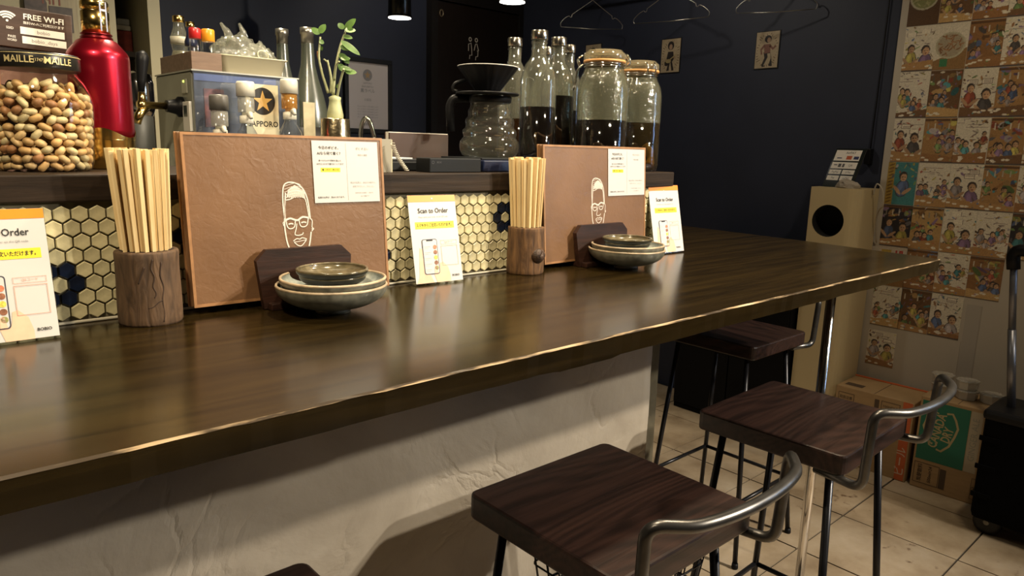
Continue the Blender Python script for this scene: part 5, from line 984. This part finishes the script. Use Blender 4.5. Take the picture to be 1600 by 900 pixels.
# hangers on a wall rail
rl = thing('clothes_rail', 'thin metal rail on the navy wall above the hangers', 'rail', (3.02, 2.2, 2.075)); obj('rail_bar', MB().tube([(0, -.85, 0), (0, .75, 0)], .008, 8), plain('dull_rail', (.12, .12, .12), .4, metal=.8), rl)
for s in (-.7, .6): obj('bracket', MB().tube([(0, s, 0), (.14, s, 0)], .007, 8), MATS['dull_rail'], rl)
wire = plain('hanger_wire', (.42, .40, .36), .3, metal=.9)
def hanger(a, b, label, loc_=None):
    a, b = V3(a), V3(b); c = (a + b) / 2; d = (b - a); L = d.length; d.normalize(); t = thing('wire_hanger', label, 'hanger', c, math.atan2(d.y, d.x), group='wire hangers on the navy wall'); h = L / 2
    half = lambda s: [(s * h * .98, 0, .003), (s * h, 0, .012), (s * h * .99, 0, .026), (s * h * .86, 0, .048), (s * h * .74, 0, .058), (s * h * .70, 0, .053), (s * h * .66, 0, .054), (s * h * .64, 0, .066), (s * h * .60, 0, .072), (s * .012, 0, .132), (0, 0, .145)]
    obj('shoulder_wire', MB().tube(smooth_path(half(-1), 3) + list(reversed(smooth_path(half(1), 3))), .0019, 6), wire, t); obj('trouser_bar', MB().tube([(-h * .98, 0, .003), (0, 0, -.001), (h * .98, 0, .003)], .0019, 6), wire, t)
    zt = 2.075 - c.z; off = V3((3.02, c.y, 0)) - V3((c.x, c.y, 0)); ol = Matrix.Rotation(-math.atan2(d.y, d.x), 3, 'Z') @ off
    obj('hook', MB().tube(smooth_path([(0, 0, .145), (ol.x * .3, ol.y * .3, zt - .04), (ol.x - .018, ol.y, zt - .005), (ol.x - .012, ol.y, zt + .010), (ol.x, ol.y, zt + .0115), (ol.x + .014, ol.y, zt + .004), (ol.x + .014, ol.y, zt - .012)], 5), .0019, 6), wire, t)
hanger((2.80, 2.772, 1.87), (3.06, 2.575, 1.87), 'thin wire hanger above the glass jars, leftmost of three'); hanger((2.914, 2.381, 1.86), (2.98, 1.996, 1.86), 'thin wire hanger above the guitarist card'); hanger((2.985, 1.861, 1.86), (3.107, 1.55, 1.86), 'thin wire hanger above the dancing figure card')
# ------------------------------------------------------------------ white tower with payment sign
tw_ = thing('white_tower', 'tall cream tower cabinet with a round black opening', 'tower', (2.95, 1.316, 0)); cre = plain('cream_plastic', (.56, .45, .26), .45)
hw, dep = .1, .185; out = [(0, hw), (0, -hw + .05)] + [(.05 - .05 * math.cos(a), -hw + .05 - .05 * math.sin(a)) for a in np.linspace(.15, PI/2, 7)] + [(dep, -hw), (dep, hw)]
# shell built round a real circular recess in the front face
mb = MB(); n_ = len(out); zt = 1.124
mb.add([(x, y, 0) for x, y in out] + [(x, y, zt) for x, y in out], [(i, (i + 1) % n_, n_ + (i + 1) % n_, n_ + i) for i in range(1, n_)] + [tuple(range(n_)), tuple(reversed(range(n_, 2 * n_)))])
cy_, cz_, rr_ = .017, .988, .066; nc = 32; fy0, fy1 = -hw + .05, hw
sq = []
for i in range(nc):
    a = 2 * PI * i / nc + PI / 4; dy, dz = math.cos(a), math.sin(a)
    tmax = min([(fy1 - cy_) / dy if dy > 1e-6 else 9, (fy0 - cy_) / dy if dy < -1e-6 else 9, (zt - cz_) / dz if dz > 1e-6 else 9, (.88 - cz_) / dz if dz < -1e-6 else 9]); sq.append((0, cy_ + dy * tmax, cz_ + dz * tmax))
ci = [(0, cy_ + rr_ * math.cos(2 * PI * i / nc + PI/4), cz_ + rr_ * math.sin(2 * PI * i / nc + PI/4)) for i in range(nc)]; dp_ = [(.06, y, z) for x, y, z in ci]
mb.add(sq + ci, [(i, (i + 1) % nc, nc + (i + 1) % nc, nc + i) for i in range(nc)]); mb.add([(0, fy0, 0), (0, fy1, 0), (0, fy1, .88), (0, fy0, .88)], [(0, 1, 2, 3)])
for cyz in ((fy0, .88), (fy1, .88), (fy0, zt), (fy1, zt)):  # corner fills of the front face
    near = sorted(range(nc), key=lambda i: (sq[i][1] - cyz[0]) ** 2 + (sq[i][2] - cyz[1]) ** 2)[:2]; mb.add([sq[near[0]], sq[near[1]], (0, *cyz)], [(0, 1, 2)])
obj('shell', mb, cre, tw_); pit = plain('black_pit', (.002, .002, .002), .9); mb = MB(); mb.add(ci + dp_, [(i, (i + 1) % nc, nc + (i + 1) % nc, nc + i) for i in range(nc)] + [tuple(range(nc, 2 * nc))]); obj('round_opening', mb, pit, tw_)
ps = thing('payment_sign', 'tilted black payment sign with white panels on the cream tower', 'sign', (3.01, 1.332, 1.125), math.radians(0)); LN = .22; sh = .18
PS = lambda u, v, d=0: (v * LN - d, -u - v * sh * -1 * 0 - v * -.0, v); PS = lambda u, v, d=0: (v * LN - d, -(u + v * sh), v)
obj('board', MB().prism([(-.068, 0), (.056, 0), (.056, .158), (-.068, .158)], 0, .004, lambda u, v, d: PS(u, v, -d)), plain('black_acrylic', (.010, .014, .014), .15), ps); g1 = lambda u, v: PS(u, v, .0006); g2 = lambda u, v: PS(u, v, .0010)
Ink().poly([(-.062, .108), (.042, .108), (.042, .151), (-.062, .151)]).rect(-.062, .076, .042, .102).rect(-.062, .053, -.013, .071).rect(-.008, .053, .042, .071).rect(-.062, .028, -.013, .047).rect(-.008, .028, .042, .047).build('white_panels', plain('sign_white_panel', (.85, .80, .74), .4), ps, g1)  # panels in one even pale white
Ink().text('AirPAY', .0, .140, .013, .01).rect(-.052, .089, -.038, .093).rect(-.034, .082, -.022, .096).rect(-.017, .082, -.008, .096).text('QR', .016, .089, .012).text('PayPay', -.037, .062, .010).text('d Pay', .017, .062, .010).text('Pay', -.037, .038, .010, .01).text('auPAY', .017, .038, .010).build('panel_print', plain('panel_ink', (.10, .10, .11), .5), ps, g2)
Ink().rect(-.05, .117, -.03, .121).rect(.018, .114, .038, .126).build('blue_marks', plain('dark_blue_print', (.03, .035, .12), .5), ps, g2); Ink().rect(-.012, .113, .010, .128).build('red_mark', plain('orange_red', (.5, .10, .03), .5), ps, g2)
cl_ = thing('folded_cloth', 'crumpled grey cloth on top of the cream tower', 'cloth', (2.982, 1.278, 1.1245))
bm = bmesh.new(); bmesh.ops.create_icosphere(bm, subdivisions=3, radius=1)
for v in bm.verts: d = v.co.normalized(); s = 1 + .25 * noise.noise(d * 2.2); v.co = V3((d.x * .02 * s, d.y * .048 * s, max(0, d.z * .026 * s + .004 + .008 * (d.y > 0))))
me = bpy.data.meshes.new('cloth'); bm.to_mesh(me); bm.free(); obj('cloth', me, plain('grey_cloth', (.36, .31, .25), .8), cl_)
tag(obj('white_cable', MB().tube(smooth_path([(3.06, 1.208, 1.10), (3.05, 1.195, 1.145), (3.05, 1.17, 1.12), (3.06, 1.165, 1.06), (3.08, 1.185, 1.04), (3.10, 1.20, 1.0), (3.143, 1.205, .9)], 6), .003, 6), plain('cable_white', (.45, .40, .32), .5)), 'thin white cable looping beside the cream tower', 'cable')
tag(obj('wall_plug', MB().box((3.125, 1.265, 1.22), (3.16, 1.29, 1.285), .004).tube(smooth_path([(3.15, 1.277, 1.285), (3.152, 1.275, 1.5), (3.152, 1.272, 1.9), (3.154, 1.27, 2.3)], 4), .0025, 6), blackplastic), 'black plug and thin cord running up the navy wall', 'plug')
bc = thing('black_cabinet', 'low black cabinet against the navy wall under the counter', 'cabinet', (2.92, 1.995, 0)); bm_ = plain('black_cabinet', (.003, .003, .0035), .7, spec=.15)
obj('body', MB().box((0, -.565, 0), (.235, 0, .82), .004), bm_, bc); obj('door', MB().box((-.012, -.287, .03), (-.0005, -.006, .79), .002), bm_, bc); obj('door', MB().box((-.012, -.56, .03), (-.0005, -.293, .79), .002), bm_, bc)
# ------------------------------------------------------------------ cartons
card = plain('cardboard', (.36, .23, .11), .75, var=.08, vscale=12, stretch=(1, 1, 6)); cardink = plain('carton_ink', (.08, .05, .03), .7); ored = plain('orange_red_print', (.52, .11, .03), .6)
def carton(name, label, x, y_hi, y_lo, z, dep_, rz):
    t = thing(name, label, 'carton', (x, (y_hi + y_lo) / 2, 0), rz); w_ = (y_hi - y_lo) / 2; obj('box_body', MB().box((0, -w_, 0), (dep_, w_, z), .003), card, t); obj('flap_seam', MB().box((.0, -.001, z), (dep_, .001, z + .0006)), cardink, t); return t, w_
FC = lambda e: (lambda u, v: (-e, -u, v))
t, w_ = carton('beer_carton', 'brown carton with orange stripe on the floor behind the second stool', 2.92, 1.205, .905, .325, .2, math.radians(1))
Ink().rect(w_ - .040, .003, w_ - .006, .322).rect(-.075, .09, .035, .20).build('orange_print', ored, t, FC(.0006)); k = Ink().text('ビール', w_ - .023, .08, .04, .01, rot=PI/2).ring(-.005, .15, .022, .03, .008).stroke([(-.02, .16), (.0, .19), (.02, .17)], .008, 4).text('S', -.03, .15, .05, .01); k.build('white_print', plain('pale_print', (.6, .45, .33), .6), t, FC(.0010))
k = Ink().frame(-w_ + .012, .22, -w_ + .075, .30, .002).text('取扱注意', -w_ + .043, .28, .014, .01, maxw=.05).text('天地無用', -w_ + .043, .255, .014, .01, maxw=.05).text('24本', -w_ + .043, .235, .014).frame(.03, .245, .10, .305, .002).text('HANDLE', .065, .285, .014, .01, maxw=.06).text('要冷蔵', .065, .262, .016, .01, maxw=.06).rect(.005, .265, .022, .305).text('350ml×24', w_ - .055, .20, .014, .01, rot=PI/2); k.build('carton_print', cardink, t, FC(.0008))
Ink().rect(-w_ + .02, .03, -w_ + .09, .07).build('top_patch', cardink, t, lambda u, v: (v, -u, .3255)); obj('red_edge', MB().box((.185, -w_, .3255), (.2, w_ , .3285)), ored, t)
t, w_ = carton('ginger_ale_carton', 'brown carton with green shield emblem on the floor beside black case', 2.925, .886, .640, .365, .2, math.radians(2))
Ink().rect(-w_ + .008, .118, .045, .352).build('green_print', plain('green_print', (.014, .14, .085), .6), t, FC(.0006))
pale = plain('carton_gold', (.40, .32, .16), .6); e_ = -.046; k = Ink()
k.stroke([(e_ - .028, .31), (e_ - .047, .30), (e_ - .050, .272), (e_ - .056, .252), (e_ - .046, .225), (e_ - .030, .192), (e_ - .018, .19)], .0075); k.stroke([(e_ + .016, .318), (e_ + .035, .322), (e_ + .048, .30), (e_ + .058, .27), (e_ + .050, .235), (e_ + .036, .195), (e_ + .012, .168), (e_ - .004, .172)], .0075); k.stroke([(e_ - .028, .31), (e_ - .024, .316), (e_ - .01, .312)], .005)
k.text('CANADA', e_ - .008, .244, .044, .025, rot=PI/2 - .16, maxw=.14).text('DRY', e_ + .027, .236, .044, .025, rot=PI/2 - .16, maxw=.06).ell(e_ - .032, .268, .008, .009, 14); k.build('shield_print', pale, t, FC(.0010))
Ink().rect(.047, .118, .085, .352).build('pale_panel', plain('pale_carton_panel', (.40, .33, .23), .6), t, FC(.0006)); Ink().text('GINGER ALE', .066, .245, .030, .0, rot=PI/2, maxw=.17).build('grey_letters', plain('grey_green_ink', (.25, .24, .19), .6), t, FC(.0009))
Ink().frame(-w_ + .008, .022, -w_ + .095, .105, .002).rect(-w_ + .097, .022, -w_ + .118, .100).text('炭酸飲料', -w_ + .03, .064, .018, .01, rot=PI/2, maxw=.07).text('500ml×24', -w_ + .065, .064, .016, .01, rot=PI/2, maxw=.07).frame(w_ - .045, .02, w_ - .012, .10, .0015).text('↑↑', w_ - .028, .06, .022).build('carton_print', cardink, t, FC(.0008))
# clear plastic tubs on the carton
tubm = glass('clear_tub_plastic', (.82, .82, .78), .15, body=.5, bodycol=(.75, .70, .62), bump=.3, bscale=40)
pos = [(3.03, .852, 0, 'left'), (3.02, .765, 0, 'middle'), (3.04, .690, 0, 'right')]
for x, y, _, nm in pos:
    for lv_ in range(2 if nm != 'right' else 1):
        t = thing('plastic_tub', f'clear plastic food tub, {"upper" if lv_ else "lower"} of the {nm} pile on the ginger ale carton', 'tub', (x + .006 * lv_, y + .004 * lv_, .3662 + lv_ * .0365), .3 + .8 * lv_, group='clear plastic tubs on the carton')
        mb = MB(); mb.lathe([(.033, 0), (.035, .002), (.038, .028), (.039, .0285)], 8, smooth=False); obj('tub_body', mb, tubm, t); obj('tub_lid', MB().lathe([(.0395, .0285), (.0405, .030), (.0405, .0335), (.034, .0335), (.032, .036), (0, .036)], 8, smooth=False), tubm, t)
# ------------------------------------------------------------------ black wheeled case
wcx = thing('wheeled_case', 'black wheeled case with telescopic handle at the right edge', 'suitcase', (2.80, .42, 0), 0); bks = plain('black_nylon', (.002, .002, .0024), .9, spec=.1, var=.2, vscale=40)
obj('case_body', MB().box((-.10, -.20, .05), (.12, .205, .43), .02), bks, wcx); obj('top_cap', MB().box((-.105, -.205, .405), (.125, .21, .44), .012), blackplastic, wcx)
for zz in (.14, .24, .34): obj('side_rib', MB().box((-.104, .15, zz - .009), (-.098, .209, zz + .009), .002), bks, wcx)
for yy in (.155, -.16):
    wh = obj('wheel', MB().lathe([(.0, -.02), (.03, -.02), (.042, -.016), (.0435, 0), (.042, .012), (.0, .012)], 28, (-.06, yy, .0437), 'x'), plain('black_rubber', (.01, .01, .01), .5), wcx); obj('hub', MB().lathe([(0, -.0225), (.008, -.0225), (.010, -.0202)], 16, (-.06, yy, .0437), 'x'), plain('grey_hub', (.28, .26, .22), .4), wh)
tl = plain('grey_tube', (.20, .20, .22), .35, metal=.7)
for yy in (.155, -.13):
    a, m_, b = V3((0, yy, .43)), V3((0, yy + .034, .70)), V3((0, yy + .062, .95)); obj('telescopic_tube', MB().tube([a, m_], .013, 12).tube([m_, b], .011, 12), tl, wcx)
obj('handle_grip', MB().tube(fillet([(0, .212, .90), (0, .222, .965), (0, -.062, .965), (0, -.075, .90)], .03, 5), .020, 12), blackplastic, wcx)
# ------------------------------------------------------------------ chrome pole, stools
po = thing('counter_pole', 'shiny chrome pole supporting the counter end', 'pole', (1.73, .752, 0)); obj('pole', MB().cyl((0, 0, .008), .0115, .9585, 24), chrome, po); obj('foot_plate', MB().lathe([(.04, 0), (.04, .006), (.0125, .009)], 24), chrome, po); obj('top_plate', MB().lathe([(.03, .9625), (.03, .967)], 24), chrome, po)
seatw = wood('dark_red_brown_seat', (.011, .0052, .0042), (.040, .0185, .0135), 'x', 3.5, .40, .25, rings=.10, stretch=22, contrast=(.3, .78))
def seat_mesh():
    bm = bmesh.new(); bmesh.ops.create_cube(bm, size=1); bmesh.ops.scale(bm, vec=(.335, .318, .042), verts=bm.verts)
    vert = [e for e in bm.edges if abs(e.verts[0].co.z - e.verts[1].co.z) > .01]; bmesh.ops.bevel(bm, geom=vert, offset=.016, segments=4, profile=.5, affect='EDGES')
    te = [e for e in bm.edges if abs(e.verts[0].co.z - e.verts[1].co.z) < 1e-5 and len(e.link_faces) == 2 and any(len(f.verts) > 6 for f in e.link_faces)]; bmesh.ops.bevel(bm, geom=te, offset=.0045, segments=2, profile=.5, affect='EDGES')
    me = bpy.data.meshes.new('seat'); bm.to_mesh(me); bm.free(); me.materials.append(seatw); return me
SM = seat_mesh()
def stool(x, y, rz, label):
    t = thing('bar_stool', label, 'stool', (x, y, 0), rz, group='wooden bar stools'); obj('seat', SM, None, t, (0, 0, .679))
    obj('seat_frame', MB().box((-.13, -.125, .646), (.13, -.108, .6575)).box((-.13, .108, .646), (.13, .125, .6575)).box((-.13, -.108, .646), (-.113, .108, .6575)).box((.113, -.108, .646), (.13, .108, .6575)), blackmetal, t)
    L = {}
    for sx in (-1, 1):
        for sy in (-1, 1):
            a, b = V3((sx * .122, sy * .117, .648)), V3((sx * .172, sy * .165, .004)); L[sx, sy] = (a, b); obj('leg', MB().tube([a, b], .0078, 10), blackmetal, t); obj('foot_cap', MB().lathe([(.0095, 0), (.0105, .003), (.009, .018)], 12, (b.x, b.y, 0)), blackplastic, t)
    at = lambda k, z: L[k][0].lerp(L[k][1], (.648 - z) / .644)
    for k1, k2 in (((-1, -1), (1, -1)), ((1, -1), (1, 1)), ((1, 1), (-1, 1)), ((-1, 1), (-1, -1))): obj('footrest_bar', MB().tube([at(k1, .205), at(k2, .205)], .0062, 8), blackmetal, t)
    half = [(-.150, -.100, .652), (-.168, -.172, .652), (-.172, -.196, .66), (-.174, -.200, .79)]
    arc = [(-.174 * math.cos(a) * 1.0, -.200 - .058 * math.sin(a), .800) for a in np.linspace(.12, PI - .12, 15)]
    pts = half + [(-.172, -.202, .803)] + arc + [(.172, -.202, .803)] + [(-x_, y_, z_) for x_, y_, z_ in reversed(half)]
    pts = fillet([(-.150, -.100, .652), (-.171, -.196, .652), (-.176, -.203, .803)] + arc[3:-3] + [(.176, -.203, .803), (.171, -.196, .652), (.150, -.100, .652)], .024, 6); obj('backrest_tube', MB().tube(pts, .0088, 12), plain('grey_steel_tube', (.11, .105, .10), .32, metal=.85, var=.3, vscale=25), t); return t
stool(.844, .683, math.radians(-.5), 'dark wooden stool nearest the viewer, wire basket under its seat'); stool(1.474, .672, math.radians(1), 'dark wooden stool by the chrome pole, second nearest the viewer')
stool(2.035, 1.185, math.radians(90), 'dark wooden stool tucked under the far counter end'); stool(.222, .672, 0, 'dark wooden stool showing only its corner at the bottom edge')
wb = thing('wire_basket', 'black wire basket slung under the nearest stool seat', 'basket', (.862, .672, .545)); wm = MB()
def rect_loop(a, b, z, r): wm.tube(fillet([(-a, -b, z), (a, -b, z), (a, b, z), (-a, b, z), (-a, -b, z)], .012, 3), r, 6)
rect_loop(.118, .095, .078, .003); rect_loop(.112, .090, .04, .0018); rect_loop(.106, .085, 0, .0024); rim = obj('rim_wires', wm, blackmetal, wb); wm = MB()
for i in range(-4, 5):
    x_ = i * .025; wm.tube([(x_ * 1.08, -.095, .078), (x_, -.085, 0), (x_, .085, 0), (x_ * 1.08, .095, .078)], .0015, 5)
for i in range(-3, 4):
    y_ = i * .025; wm.tube([(-.118, y_ * 1.1, .078), (-.106, y_, 0), (.106, y_, 0), (.118, y_ * 1.1, .078)], .0015, 5)
obj('mesh_wires', wm, blackmetal, wb)
for s in (-1, 1): obj('hanging_hook', MB().tube([(s * .118, .03, .078), (s * .118, .03, .1015)], .0022, 6), blackmetal, wb)
